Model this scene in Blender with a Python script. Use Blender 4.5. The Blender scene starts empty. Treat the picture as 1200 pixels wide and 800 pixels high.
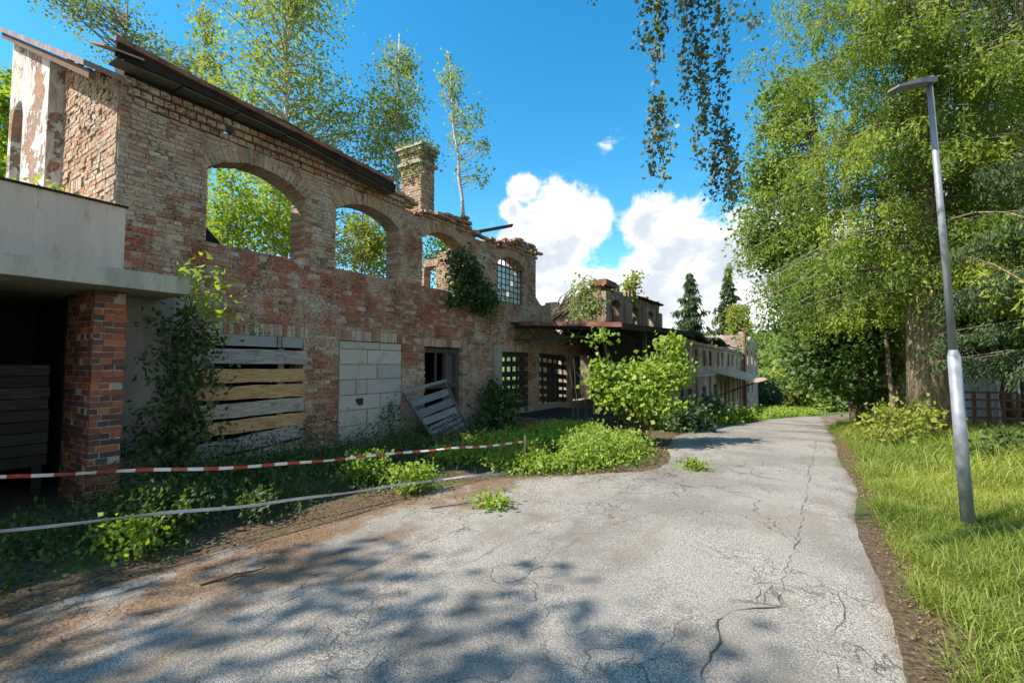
import bpy, math, random
import numpy as np
from mathutils import Vector, Matrix, noise as mnoise

scn = bpy.context.scene
COL = scn.collection
R = random.Random(11)
NR = np.random.RandomState(5)

# ------------------------------------------------------------------ camera, sky, sun, exposure
FPX, EYE, DIST = 550.0, 1.7, 7.9           # focal length in photo pixels, eye height, distance to the facade
PITCH = math.atan(28/FPX)
AZ = math.atan(350/FPX*math.cos(PITCH))
CAM = Vector((DIST, 0, EYE))
FW = Vector((-math.sin(AZ)*math.cos(PITCH), math.cos(AZ)*math.cos(PITCH), math.sin(PITCH)))
RT = Vector((math.cos(AZ), math.sin(AZ), 0))
UP = RT.cross(FW)
cd = bpy.data.cameras.new('camera'); co = bpy.data.objects.new('camera', cd); COL.objects.link(co)
cd.sensor_width = 36; cd.lens = 36*FPX/1200; cd.clip_end = 3000; cd.clip_start = .05
M3 = Matrix((RT, UP, -FW)).transposed(); co.matrix_world = Matrix.Translation(CAM) @ M3.to_4x4()
scn.camera = co

SUN = Vector((-.60, -.72, 1.0)).normalized()
EL = math.asin(SUN.z); ROT = math.atan2(SUN.x, SUN.y)
ld = bpy.data.lights.new('sun', 'SUN'); ld.energy = 3.3; ld.angle = math.radians(.55); ld.color = (1, .93, .82)
lo = bpy.data.objects.new('sun', ld); COL.objects.link(lo); lo.rotation_euler = (-SUN).to_track_quat('-Z', 'Y').to_euler()
scn.view_settings.view_transform = 'Standard'; scn.view_settings.look = 'None'
scn.view_settings.exposure = 1.38; scn.view_settings.gamma = 1; scn.view_settings.use_curve_mapping = False

def ray(px, py): return FW*FPX + RT*(px-600) + UP*(400-py)
def onX(px, py, c): d = ray(px, py); return CAM + d*((c-CAM.x)/d.x)
def onY(px, py, c): d = ray(px, py); return CAM + d*((c-CAM.y)/d.y)
def onZ(px, py, c=0): d = ray(px, py); return CAM + d*((c-CAM.z)/d.z)
def pt(px, py, depth): return CAM + ray(px, py)*(depth/FPX)

# ------------------------------------------------------------------ node helpers
class NT:
    def __init__(s, tree): s.t = tree
    def n(s, typ, **kw):
        nd = s.t.nodes.new(typ)
        for k, v in kw.items():
            if k.startswith('_'): setattr(nd, k[1:], v)
        for k, v in kw.items():
            if k.startswith('_'): continue
            key = int(k[1:]) if k[0] == 'i' and k[1:].isdigit() else k.replace('__', ' ')
            sk = nd.inputs[key]
            if isinstance(v, bpy.types.NodeSocket): s.t.links.new(v, sk)
            else: sk.default_value = v
        return nd
    def pos(s): return s.n('ShaderNodeNewGeometry').outputs['Position']
    def vmul(s, v, k): return s.n('ShaderNodeVectorMath', _operation='MULTIPLY', i0=v, i1=k).outputs[0]
    def noise(s, v, scale, detail=4, rough=.55, dist=0):
        return s.n('ShaderNodeTexNoise', Vector=v, Scale=scale, Detail=detail, Roughness=rough, Distortion=dist).outputs['Fac']
    def ss(s, f, a, b, c=0, d=1):
        return s.n('ShaderNodeMapRange', _interpolation_type='SMOOTHSTEP', Value=f, i1=a, i2=b, i3=c, i4=d).outputs[0]
    def m(s, op, a, b=0., c=None):
        nd = s.n('ShaderNodeMath', _operation=op, i0=a, i1=b)
        if c is not None:
            if isinstance(c, bpy.types.NodeSocket): s.t.links.new(c, nd.inputs[2])
            else: nd.inputs[2].default_value = c
        return nd.outputs[0]
    def mix(s, f, a, b, blend='MIX'):
        nd = s.t.nodes.new('ShaderNodeMix'); nd.data_type = 'RGBA'; nd.blend_type = blend
        for i, v in ((0, f), (6, a), (7, b)):
            if isinstance(v, bpy.types.NodeSocket): s.t.links.new(v, nd.inputs[i])
            else: nd.inputs[i].default_value = v if i == 0 else (tuple(v)+(1,))[:4]
        return nd.outputs[2]
    def bump(s, h, strength=.5, dist=.01):
        return s.n('ShaderNodeBump', Height=h, Strength=strength, Distance=dist).outputs[0]
    def attr(s, name): return s.n('ShaderNodeAttribute', _attribute_name=name)

def mat(name, fn):
    m = bpy.data.materials.new(name); m.use_nodes = True
    t = m.node_tree; t.nodes.clear(); q = NT(t)
    out = t.nodes.new('ShaderNodeOutputMaterial')
    t.links.new(fn(q), out.inputs['Surface'])
    return m
def bsdf(q, col, rough=.9, normal=None, spec=.25, metal=0.):
    b = q.n('ShaderNodeBsdfPrincipled', Roughness=rough, Metallic=metal)
    b.inputs['Specular IOR Level'].default_value = spec
    if isinstance(col, bpy.types.NodeSocket): q.t.links.new(col, b.inputs['Base Color'])
    else: b.inputs['Base Color'].default_value = (tuple(col)+(1,))[:4]
    if normal is not None: q.t.links.new(normal, b.inputs['Normal'])
    return b.outputs[0]

# ------------------------------------------------------------------ world: blue sky with cumulus
w = bpy.data.worlds.new('World'); scn.world = w; w.use_nodes = True
t = w.node_tree; t.nodes.clear(); q = NT(t)
sky = q.n('ShaderNodeTexSky', _sky_type='NISHITA', _sun_disc=False, _sun_elevation=EL, _sun_rotation=ROT % (2*math.pi),
          _air_density=1.0, _dust_density=.3, _ozone_density=2.0)
hs = q.n('ShaderNodeHueSaturation', Hue=.484, Saturation=1.40, Value=.70, Color=sky.outputs[0])
gen = q.n('ShaderNodeTexCoord').outputs['Generated']
blobs = [(655,270,58),(628,300,62),(613,222,20),(600,247,17),(640,330,60),(690,262,32),(762,262,38),(800,285,55),(850,300,60),
         (890,335,70),(770,345,62),(700,350,45),(830,370,80),(640,375,50),(940,300,70),(1000,330,80),(1080,300,70),(560,330,50)]
mx = None
for (bx_, by_, br) in blobs:
    d = ray(bx_, by_); L = d.length; d = d/L
    dist = q.n('ShaderNodeVectorMath', _operation='DISTANCE', i0=gen, i1=tuple(d)).outputs['Value']
    v = q.m('SUBTRACT', 1.0, q.m('MULTIPLY', dist, L/br))
    mx = v if mx is None else q.m('SMOOTH_MAX', mx, v, .25)
sep = q.n('ShaderNodeSeparateXYZ', Vector=gen).outputs['Z']
fb = q.noise(gen, 13.0, 9, .6); fb2 = q.noise(gen, 40.0, 6, .6)
# cumulus outside the view, thickened there to add white fill to the shade
wide = q.noise(q.vmul(gen, (1, 1, 2.2)), 2.3, 3, .5)
band = q.m('MULTIPLY', q.ss(sep, .92, .25), q.ss(wide, .41, .54))
front = q.n('ShaderNodeVectorMath', _operation='DOT_PRODUCT', i0=gen, i1=tuple(ray(560, 150).normalized())).outputs['Value']
band = q.m('MULTIPLY', band, q.ss(front, .86, .62))
mx = q.m('MAXIMUM', mx, q.m('SUBTRACT', q.m('MULTIPLY', band, 1.0), .45))
mx = q.m('ADD', mx, q.m('MULTIPLY', q.m('SUBTRACT', fb, .5), 1.5))
mx = q.m('ADD', mx, q.m('MULTIPLY', q.m('SUBTRACT', fb2, .5), .45))
wd_ = ray(713, 170); wl_ = wd_.length
wisp = q.m('SUBTRACT', .55, q.m('MULTIPLY', q.n('ShaderNodeVectorMath', _operation='DISTANCE', i0=gen, i1=tuple(wd_/wl_)).outputs['Value'], wl_/34))
wisp = q.m('MULTIPLY', q.ss(q.m('ADD', wisp, q.m('MULTIPLY', q.m('SUBTRACT', q.noise(q.vmul(gen, (1, 1, 2.2)), 26, 6, .6), .5), 2.2)), .2, .9), .75)
mask = q.m('MAXIMUM', q.ss(mx, -.05, .32), wisp)
shade = q.ss(q.noise(q.vmul(gen, (1, 1, 1.6)), 9.0, 6, .55), .38, .62)
deep = q.ss(mx, .15, .7)
ccol = q.mix(q.m('MULTIPLY', deep, q.m('SUBTRACT', 1.0, shade)), (3.3, 3.22, 3.15), (1.95, 2.07, 2.3))
skyc = q.mix(q.m('MULTIPLY', mask, .96), hs.outputs[0], ccol)
bg = q.n('ShaderNodeBackground', Color=skyc, Strength=.15)
wo = t.nodes.new('ShaderNodeOutputWorld'); t.links.new(bg.outputs[0], wo.inputs[0])

# ------------------------------------------------------------------ materials
def m_brick(q):
    p = q.pos(); c = q.attr('Col').outputs['Color']
    st = q.vmul(p, (1, 1, 2.6))
    c = q.mix(q.ss(q.noise(p, 48, 5, .75), .3, .72), q.mix(1., c, (.55, .51, .48), 'MULTIPLY'), q.mix(1., c, (1.28, 1.22, 1.15), 'MULTIPLY'))
    lime = q.ss(q.m('ADD', q.noise(p, 1.5, 8, .7), q.m('MULTIPLY', q.noise(st, 22, 5, .7), .5)), .74, .92)
    c = q.mix(q.m('MULTIPLY', lime, .78), c, q.mix(q.noise(p, 33, 3), (.40, .33, .26), (.60, .51, .42)))
    wash = q.ss(q.m('ADD', q.noise(p, .6, 9, .74), q.m('MULTIPLY', q.noise(st, 30, 4, .7), .18)), .60, .70)
    c = q.mix(q.m('MULTIPLY', wash, .34), c, (.55, .475, .395))
    pit = q.ss(q.m('ADD', q.noise(st, 15, 6, .72), q.m('MULTIPLY', q.noise(p, 1.9, 4), .35)), .74, .84)
    c = q.mix(q.m('MULTIPLY', pit, .7), c, (.06, .042, .032))
    red = q.ss(q.noise(st, 9, 6, .7), .56, .68)
    c = q.mix(q.m('MULTIPLY', red, .25), c, (.33, .11, .06))
    grime = q.ss(q.noise(q.vmul(p, (1, 1, .4)), 1.9, 7, .65), .50, .70)
    c = q.mix(q.m('MULTIPLY', grime, .38), c, (.07, .055, .045))
    b = q.bump(q.m('SUBTRACT', q.m('ADD', q.noise(p, 55, 5, .7), q.noise(st, 14, 4)), q.m('MULTIPLY', pit, 1.2)), .9, .016)
    return bsdf(q, c, .95, b, .12)
def m_clinker(q):
    p = q.pos(); c = q.attr('Col').outputs['Color']
    c = q.mix(q.ss(q.noise(p, 60, 4, .7), .3, .75), q.mix(1., c, (.7, .68, .66), 'MULTIPLY'), q.mix(1., c, (1.2, 1.15, 1.1), 'MULTIPLY'))
    c = q.mix(q.m('MULTIPLY', q.ss(q.noise(p, 4, 6, .65), .52, .72), .45), c, (.06, .045, .04))
    return bsdf(q, c, .7, q.bump(q.noise(p, 50, 4), .4, .006), .3)
def m_mortar(q):
    p = q.pos()
    c = q.mix(q.ss(q.noise(p, 3, 7, .65), .35, .7), (.27, .21, .16), (.52, .435, .35))
    c = q.mix(q.ss(q.noise(p, 28, 4), .55, .85), c, (.06, .05, .045))
    return bsdf(q, c, .97, q.bump(q.noise(p, 40, 5, .7), .9, .015), .1)
def stained(c1, c2, c3, sc=1.0, rough=.93, bs=.5, zs=.35):
    def f(q):
        p = q.pos(); v = q.vmul(p, (1, 1, zs))
        c = q.mix(q.ss(q.noise(v, 1.6*sc, 8, .66), .38, .66), c1, c2)
        c = q.mix(q.m('MULTIPLY', q.ss(q.noise(v, 4.5*sc, 7, .7), .55, .75), .85), c, c3)
        c = q.mix(q.m('MULTIPLY', q.ss(q.noise(p, 55, 3), .5, .8), .25), c, c3)
        h = q.m('ADD', q.noise(p, 35, 5, .65), q.m('MULTIPLY', q.noise(p, 5, 4), 1.2))
        return bsdf(q, c, rough, q.bump(h, bs, .015), .15)
    return f
def m_farwall(q):
    p = q.pos(); v = q.vmul(p, (1, .6, .9))
    bt_ = q.n('ShaderNodeTexBrick', Vector=q.n('ShaderNodeCombineXYZ', X=q.n('ShaderNodeSeparateXYZ', Vector=p).outputs['Y'], Y=q.n('ShaderNodeSeparateXYZ', Vector=p).outputs['Z']).outputs[0], Scale=1.0, Color1=(.30, .15, .10, 1), Color2=(.40, .26, .18, 1), Mortar=(.36, .31, .26, 1))
    bt_.inputs['Brick Width'].default_value = .27; bt_.inputs['Row Height'].default_value = .08; bt_.inputs['Mortar Size'].default_value = .012
    pl = q.mix(q.ss(q.noise(v, 1.1, 8, .68), .36, .66), (.27, .225, .18), (.46, .395, .325))
    off = q.ss(q.noise(v, .75, 8, .7), .49, .56)
    c = q.mix(off, pl, bt_.outputs[0])
    c = q.mix(q.m('MULTIPLY', q.ss(q.noise(q.vmul(p, (1, 1.6, .25)), 1.5, 7, .7), .5, .7), .7), c, (.10, .075, .06))
    h = q.m('SUBTRACT', q.noise(p, 14, 6, .7), q.m('MULTIPLY', off, .8))
    return bsdf(q, c, .95, q.bump(h, .8, .03), .1)
def m_peel(q):
    p = q.pos(); v = q.vmul(p, (1, 1, .3))
    c = q.mix(q.ss(q.noise(v, 2.6, 8, .7), .35, .65), (.50, .45, .385), (.76, .73, .68))
    c = q.mix(q.m('MULTIPLY', q.ss(q.noise(v, 7, 7, .72), .50, .66), .8), c, (.27, .23, .19))
    off = q.ss(q.noise(p, 1.5, 8, .72), .54, .58)
    c = q.mix(off, c, q.mix(q.noise(q.vmul(p, (4, 4, 13)), 1.0, 3), (.30, .13, .08), (.48, .33, .23)))
    h = q.m('SUBTRACT', q.noise(p, 16, 6, .7), q.m('MULTIPLY', off, 1.5))
    return bsdf(q, c, .95, q.bump(h, .9, .03), .1)
def m_wood(q):
    p = q.pos(); c = q.attr('Col').outputs['Color']
    g = q.noise(q.vmul(p, (20, 1.6, 30)), 3.0, 6, .65, .4)
    c = q.mix(q.ss(g, .3, .7), q.mix(1., c, (.45, .42, .4), 'MULTIPLY'), q.mix(1., c, (1.2, 1.18, 1.15), 'MULTIPLY'))
    c = q.mix(q.m('MULTIPLY', q.ss(q.noise(p, 5, 5, .6), .55, .75), .5), c, (.07, .055, .045))
    return bsdf(q, c, .85, q.bump(g, .5, .006), .2)
def m_rust(q):
    p = q.pos()
    c = q.mix(q.ss(q.noise(p, 3, 8, .65), .35, .65), (.13, .045, .03), (.27, .13, .09))
    c = q.mix(q.ss(q.noise(p, 14, 5), .55, .75), c, (.05, .03, .025))
    return bsdf(q, c, .8, q.bump(q.noise(p, 30, 4), .3, .008), .3)
def m_asphalt(q):
    p = q.pos(); xyz = q.n('ShaderNodeSeparateXYZ', Vector=p)
    sp = q.noise(p, 95, 2, .7); sp2 = q.noise(p, 34, 4, .7)
    base = q.mix(q.ss(sp, .34, .66), (.13, .115, .098), (.54, .49, .42))
    base = q.mix(q.m('MULTIPLY', q.ss(sp2, .42, .72), .45), base, (.14, .135, .13))
    vor = q.n('ShaderNodeTexVoronoi', Vector=p, Scale=70.).outputs['Distance']
    base = q.mix(q.m('MULTIPLY', q.ss(vor, .18, .08), .5), base, (.5, .49, .47))
    big = q.noise(p, .55, 6, .6)
    base = q.mix(q.m('MULTIPLY', q.ss(big, .42, .62), .5), base, (.135, .122, .108))
    tone = q.noise(q.vmul(p, (1, .5, 1)), 1.1, 7, .65)
    base = q.mix(q.m('MULTIPLY', q.ss(tone, .53, .62), .45), base, (.20, .165, .125))
    seam = q.ss(q.m('ABSOLUTE', q.m('SUBTRACT', q.m('ADD', xyz.outputs['X'], q.m('MULTIPLY', q.noise(p, .9, 3), .5)), 6.1)), .45, .0)
    base = q.mix(q.m('MULTIPLY', q.m('MULTIPLY', seam, q.ss(q.noise(p, 3, 6, .7), .4, .65)), .45), base, (.10, .088, .075))
    base = q.mix(q.m('MULTIPLY', q.ss(q.noise(q.vmul(p, (1, .22, 1)), 1.9, 5, .6), .5, .72), .35), base, (.30, .285, .26))
    # crack net
    dv = q.n('ShaderNodeVectorMath', _operation='ADD', i0=p, i1=q.vmul(q.n('ShaderNodeTexNoise', Vector=p, Scale=2.2, Detail=6.).outputs['Color'], (.9, .9, 0))).outputs[0]
    ed = q.n('ShaderNodeTexVoronoi', _feature='DISTANCE_TO_EDGE', Vector=dv, Scale=.95).outputs['Distance']
    cr = q.m('MULTIPLY', q.ss(ed, .008, .001), q.ss(q.noise(p, .8, 3), .44, .56))
    ed2 = q.n('ShaderNodeTexVoronoi', _feature='DISTANCE_TO_EDGE', Vector=dv, Scale=4.2).outputs['Distance']
    cr2 = q.m('MULTIPLY', q.ss(ed2, .028, .004), q.ss(q.noise(p, .62, 3), .52, .62))
    cr = q.m('MAXIMUM', cr, q.m('MULTIPLY', cr2, .8))
    base = q.mix(q.m('MULTIPLY', cr, .6), base, (.07, .062, .053))
    # brown washed-in litter on the side by the ruin and along the verge
    lm = q.ss(xyz.outputs['X'], 6.3, 3.4)
    rm = q.ss(xyz.outputs['X'], 8.0, 8.5)
    lit = q.ss(q.m('ADD', q.noise(q.vmul(p, (1, .7, 1)), 1.35, 8, .68), q.m('MULTIPLY', q.m('MAXIMUM', lm, rm), .20)), .56, .72)
    base = q.mix(q.m('MULTIPLY', lit, q.m('MAXIMUM', lm, rm)), base, q.mix(q.ss(q.noise(p, 60, 3), .35, .65), (.085, .05, .03), (.26, .17, .10)))
    moss = q.m('MULTIPLY', lm, q.ss(q.noise(p, 1.1, 6, .6), .60, .72))
    base = q.mix(q.m('MULTIPLY', moss, .7), base, (.19, .17, .05))
    h = q.m('SUBTRACT', q.m('ADD', sp, sp2), q.m('MULTIPLY', cr, 1.5))
    return bsdf(q, base, .9, q.bump(h, .75, .012), .25)
def m_ground(q):
    p = q.pos(); x = q.n('ShaderNodeSeparateXYZ', Vector=p).outputs['X']
    soil = q.mix(q.ss(q.noise(p, 25, 5, .7), .35, .65), (.06, .042, .028), (.19, .135, .085))
    green = q.mix(q.ss(q.noise(p, 12, 5, .7), .35, .65), (.05, .085, .018), (.13, .17, .04))
    f = q.m('MULTIPLY', q.ss(q.m('ADD', x, q.noise(p, 2, 4)), 9.2, 9.7), q.ss(q.noise(p, 1.2, 5), .36, .46))
    f = q.m('MAXIMUM', f, q.m('MULTIPLY', q.ss(q.noise(p, .9, 6), .5, .62), .8))
    far = q.ss(q.n('ShaderNodeSeparateXYZ', Vector=p).outputs['Y'], 14, 20)
    f = q.m('MAXIMUM', f, far)
    return bsdf(q, q.mix(f, soil, green), .95, q.bump(q.noise(p, 30, 6, .7), .9, .03), .1)
def leafmat(c1, c2, tr=.45, gloss=.06, c3=None):
    def f(q):
        r = q.attr('rnd').outputs['Fac']
        c = q.mix(r, c1, c2)
        if c3: c = q.mix(q.ss(r, .93, .97), c, c3)
        dn = q.n('ShaderNodeBsdfDiffuse', Color=c).outputs[0]
        tn = q.n('ShaderNodeBsdfTranslucent', Color=q.mix(1., c, (1.4, 1.45, .55), 'MULTIPLY')).outputs[0]
        gl = q.n('ShaderNodeBsdfGlossy', Color=(1, 1, 1, 1), Roughness=.6).outputs[0]
        a = q.n('ShaderNodeMixShader', i0=tr, i1=dn, i2=tn).outputs[0]
        return q.n('ShaderNodeMixShader', i0=gloss*.45, i1=a, i2=gl).outputs[0]
    return f
def barkmat(c1, c2, birch=False):
    def f(q):
        p = q.pos()
        v = q.vmul(p, (1, 1, 5) if birch else (1, 1, .22))
        n = q.noise(v, 9 if birch else 14, 6, .65)
        c = q.mix(q.ss(n, .52, .62) if birch else q.ss(n, .35, .65), c1, c2)
        c = q.mix(q.m('MULTIPLY', q.ss(q.noise(p, 1.7, 5), .5, .7), .5), c, (.10, .11, .05) if not birch else (.3, .28, .24))
        return bsdf(q, c, .92, q.bump(n, .8, .03), .15)
    return f
def plain(col, rough=.6, metal=0., spec=.4, ns=6., amt=.35, dark=None):
    def f(q):
        p = q.pos(); d = dark or tuple(k*.45 for k in col)
        c = q.mix(q.m('MULTIPLY', q.ss(q.noise(p, ns, 6, .65), .42, .7), amt), col, d)
        return bsdf(q, c, rough, q.bump(q.noise(p, ns*6, 3), .15, .005), spec, metal)
    return f
def m_tape(q):
    uv = q.attr('along').outputs['Fac']
    s = q.m('FRACT', uv)
    c = q.mix(q.m('GREATER_THAN', s, .5), (.66, .64, .60), (.38, .05, .035))
    c = q.mix(q.m('MULTIPLY', q.ss(q.noise(q.pos(), 12, 4), .5, .75), .35), c, (.25, .22, .2))
    return bsdf(q, c, .45, None, .4)
def m_glass(q):
    p = q.pos()
    c = q.mix(q.ss(q.noise(p, 5, 5), .4, .65), (.20, .30, .30), (.42, .52, .50))
    g = q.n('ShaderNodeBsdfTransparent', Color=(.75, .88, .88, 1)).outputs[0]
    return q.n('ShaderNodeMixShader', i0=.62, i1=g, i2=bsdf(q, c, .12, None, .6)).outputs[0]
def m_hill(q):
    p = q.pos()
    c = q.mix(q.ss(q.noise(p, .12, 6, .6), .38, .62), (.05, .10, .035), (.14, .22, .06))
    return bsdf(q, c, .95, None, .1)
def m_block(q):
    p = q.pos(); c = q.attr('Col').outputs['Color']
    c = q.mix(q.ss(q.noise(p, 70, 3, .7), .3, .75), q.mix(1., c, (.7, .7, .7), 'MULTIPLY'), c)
    c = q.mix(q.m('MULTIPLY', q.ss(q.noise(p, 3, 6, .65), .52, .72), .5), c, (.12, .115, .10))
    return bsdf(q, c, .95, q.bump(q.noise(p, 90, 4, .7), .7, .008), .1)

MT = {}
MT['brick'] = mat('weathered_brick', m_brick)
MT['mortar'] = mat('lime_mortar', m_mortar)
MT['plaster_white'] = mat('whitewashed_plaster', stained((.56, .51, .45), (.74, .71, .66), (.24, .20, .165), 2.6))
MT['plaster_grey'] = mat('damp_grey_plaster', stained((.25, .23, .20), (.38, .355, .315), (.07, .06, .05), 1.4))
MT['plaster_pink'] = mat('painted_parapet_plaster', stained((.53, .42, .35), (.62, .50, .42), (.25, .19, .15), 1.9, bs=.35, zs=.16))
MT['plaster_far'] = mat('far_facade_plaster', m_farwall)
MT['peel'] = mat('peeling_whitewash', m_peel)
MT['concrete'] = mat('mossy_concrete', stained((.32, .30, .24), (.45, .42, .35), (.10, .10, .06), 2.2, zs=.3))
MT['dark'] = mat('interior_shade', stained((.035, .033, .03), (.05, .046, .042), (.02, .02, .02), 1.2))  # near-black base colour stands in for the shade indoors
MT['wood'] = mat('weathered_board', m_wood)
MT['rust'] = mat('rusty_sheet_metal', m_rust)
MT['tar'] = mat('tarred_roof_edge', stained((.022, .02, .018), (.045, .038, .034), (.10, .06, .04), 1.5))
MT['roof_pale'] = mat('weathered_roofing', stained((.26, .17, .14), (.34, .27, .24), (.12, .08, .065), 1.6))
MT['awning'] = mat('weathered_awning_sheet', stained((.46, .31, .19), (.56, .42, .29), (.28, .16, .10), 1.2))
MT['clinker'] = mat('clinker_brick', m_clinker)
MT['joint'] = mat('pale_joint', plain((.40, .34, .28), .95, 0, .1, 14, .5))
MT['asphalt'] = mat('cracked_asphalt', m_asphalt)
MT['ground'] = mat('soil_and_turf', m_ground)
MT['crack'] = mat('crack_filling', plain((.075, .066, .056), .95, 0, .1, 30, .6))
MT['patch'] = mat('dark_asphalt_patch', stained((.13, .118, .105), (.21, .19, .168), (.06, .054, .047), 14))
MT['galv'] = mat('galvanised_steel', plain((.30, .315, .34), .5, .25, .4, 4, .8, (.17, .185, .21)))
MT['lamp'] = mat('lamp_housing', plain((.20, .20, .21), .5, .2, .4))
MT['tape'] = mat('barrier_tape', m_tape)
MT['tape_white'] = mat('white_tape', plain((.5, .5, .52), .45, 0, .4, 9, .6))
MT['glass'] = mat('dusty_glass', m_glass)
MT['steel_dark'] = mat('dark_window_steel', plain((.05, .06, .06), .6, .2, .4))
MT['hill'] = mat('wooded_hill', m_hill)
MT['block'] = mat('aerated_block', m_block)
MT['corr'] = mat('pale_blue_sheet', plain((.62, .66, .72), .45, .3, .4, 3, .35, (.38, .42, .5)))
MT['fence'] = mat('brown_fence_stain', plain((.12, .06, .035), .85, 0, .2))
MT['litter'] = mat('dry_litter', leafmat((.14, .08, .04), (.30, .20, .11), .15, .02))
MT['grass'] = mat('meadow_grass', leafmat((.14, .21, .025), (.38, .40, .075), .4, .05))
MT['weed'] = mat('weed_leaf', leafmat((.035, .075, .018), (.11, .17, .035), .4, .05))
MT['weed_lit'] = mat('sunlit_leaf', leafmat((.15, .25, .028), (.34, .43, .055), .48, .05))  # brighter copy of the weed leaf: sunlight put into the colour
MT['ivy'] = mat('ivy_leaf', leafmat((.025, .06, .016), (.07, .125, .03), .3, .07))
MT['birch_leaf'] = mat('birch_leaf', leafmat((.15, .20, .045), (.33, .37, .10), .55, .07))
MT['backlit_leaf'] = mat('backlit_birch_leaf', leafmat((.035, .055, .022), (.15, .18, .075), .3, .12))  # same birch leaf, darkened in colour to look backlit
MT['yellow_leaf'] = mat('yellow_green_leaf', leafmat((.17, .22, .03), (.34, .35, .05), .45, .05))
MT['larch'] = mat('larch_needle', leafmat((.085, .15, .022), (.31, .37, .05), .47, .04))
MT['maple'] = mat('maple_leaf', leafmat((.04, .095, .018), (.10, .18, .032), .35, .06))
MT['spruce'] = mat('spruce_needle', leafmat((.028, .055, .02), (.085, .13, .045), .25, .04))
MT['far_leaf'] = mat('far_leaf', leafmat((.10, .17, .03), (.24, .30, .055), .4, .04))
MT['pear_leaf'] = mat('grey_green_leaf', leafmat((.10, .14, .05), (.24, .28, .11), .4, .09))
MT['bark'] = mat('rough_bark', barkmat((.11, .085, .06), (.33, .265, .185)))
MT['birch_bark'] = mat('birch_bark', barkmat((.58, .55, .50), (.10, .09, .08), True))
MT['twig'] = mat('twig_bark', plain((.12, .09, .065), .9, 0, .15))
MT['stem'] = mat('green_stem', plain((.10, .13, .04), .85, 0, .2))

# ------------------------------------------------------------------ object helpers
ORG = {}
def tag(o, label=None, cat=None, group=None, kind=None):
    if label: o['label'] = label
    if cat: o['category'] = cat
    if group: o['group'] = group
    if kind: o['kind'] = kind
    return o
def empty(name, loc, label, cat, group=None):
    o = bpy.data.objects.new(name, None); COL.objects.link(o); o.location = loc; o.empty_display_size = .2
    ORG[o] = Vector(loc); return tag(o, label, cat, group)

class MB:
    def __init__(s): s.v = []; s.f = []; s.c = []; s.smooth = False
    def add(s, vs, fs, col=None):
        b = len(s.v); s.v += [tuple(x) for x in vs]; s.f += [tuple(i+b for i in f) for f in fs]
        s.c += [(col or (.5, .5, .5))]*len(vs); return s
    def hexa(s, p, col=None):   # 8 corners: bottom ring 0-3, top ring 4-7
        return s.add(p, [(3, 2, 1, 0), (4, 5, 6, 7), (0, 1, 5, 4), (1, 2, 6, 5), (2, 3, 7, 6), (3, 0, 4, 7)], col)
    def box(s, x0, x1, y0, y1, z0, z1, col=None):
        return s.hexa([(x0, y0, z0), (x1, y0, z0), (x1, y1, z0), (x0, y1, z0), (x0, y0, z1), (x1, y0, z1), (x1, y1, z1), (x0, y1, z1)], col)
    def plank(s, p0, p1, p2, p3, th, col=None):   # quad with thickness behind it
        p0, p1, p2, p3 = map(Vector, (p0, p1, p2, p3)); n = (p1-p0).cross(p3-p0).normalized()*th
        return s.hexa([p0, p1, p2, p3, p0+n, p1+n, p2+n, p3+n], col)
    def beam(s, a, b, wd, ht, col=None, upv=(0, 0, 1)):
        a = Vector(a); b = Vector(b); d = (b-a).normalized(); u = Vector(upv)
        sd = d.cross(u)
        if sd.length < 1e-4: sd = d.cross(Vector((1, 0, 0)))
        sd = sd.normalized()*wd/2; uu = sd.cross(d).normalized()*ht/2
        return s.hexa([a-sd-uu, a+sd-uu, b+sd-uu, b-sd-uu, a-sd+uu, a+sd+uu, b+sd+uu, b-sd+uu], col)
    def tube(s, pts, rad, n=7, col=None, cap=True):
        pts = [Vector(p) for p in pts]; vs = []; fs = []
        up = Vector((.13, .21, .97))
        for i, p in enumerate(pts):
            d = (pts[min(i+1, len(pts)-1)]-pts[max(i-1, 0)]).normalized()
            a = d.cross(up)
            if a.length < .05: a = d.cross(Vector((1, 0, 0)))
            a.normalize(); b = d.cross(a)
            r = rad[i] if isinstance(rad, (list, tuple)) else rad
            vs += [p+(a*math.cos(2*math.pi*k/n)+b*math.sin(2*math.pi*k/n))*r for k in range(n)]
        for i in range(len(pts)-1):
            fs += [(i*n+k, i*n+(k+1) % n, (i+1)*n+(k+1) % n, (i+1)*n+k) for k in range(n)]
        if cap: fs += [tuple(range(n-1, -1, -1)), tuple(range((len(pts)-1)*n, len(pts)*n))]
        return s.add(vs, fs, col)
    def build(s, name, m, parent=None, own=False, smooth=False):
        base = ORG[parent] if parent else None
        V = np.array(s.v, dtype=np.float64)
        if parent is None or own:
            lo_ = V.min(0); hi = V.max(0); org = Vector(((lo_[0]+hi[0])/2, (lo_[1]+hi[1])/2, lo_[2]))
        else: org = base
        me = bpy.data.meshes.new(name); me.from_pydata((V-np.array(org)).tolist(), [], s.f)
        a = me.color_attributes.new('Col', 'FLOAT_COLOR', 'POINT')
        a.data.foreach_set('color', np.array([c+(1,) for c in s.c], dtype=np.float32).ravel())
        if smooth or s.smooth: me.polygons.foreach_set('use_smooth', [True]*len(me.polygons))
        me.materials.append(MT[m]); o = bpy.data.objects.new(name, me); COL.objects.link(o)
        if parent is not None: o.parent = parent; o.location = org-base
        else: o.location = org
        ORG[o] = Vector(org); return o

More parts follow.
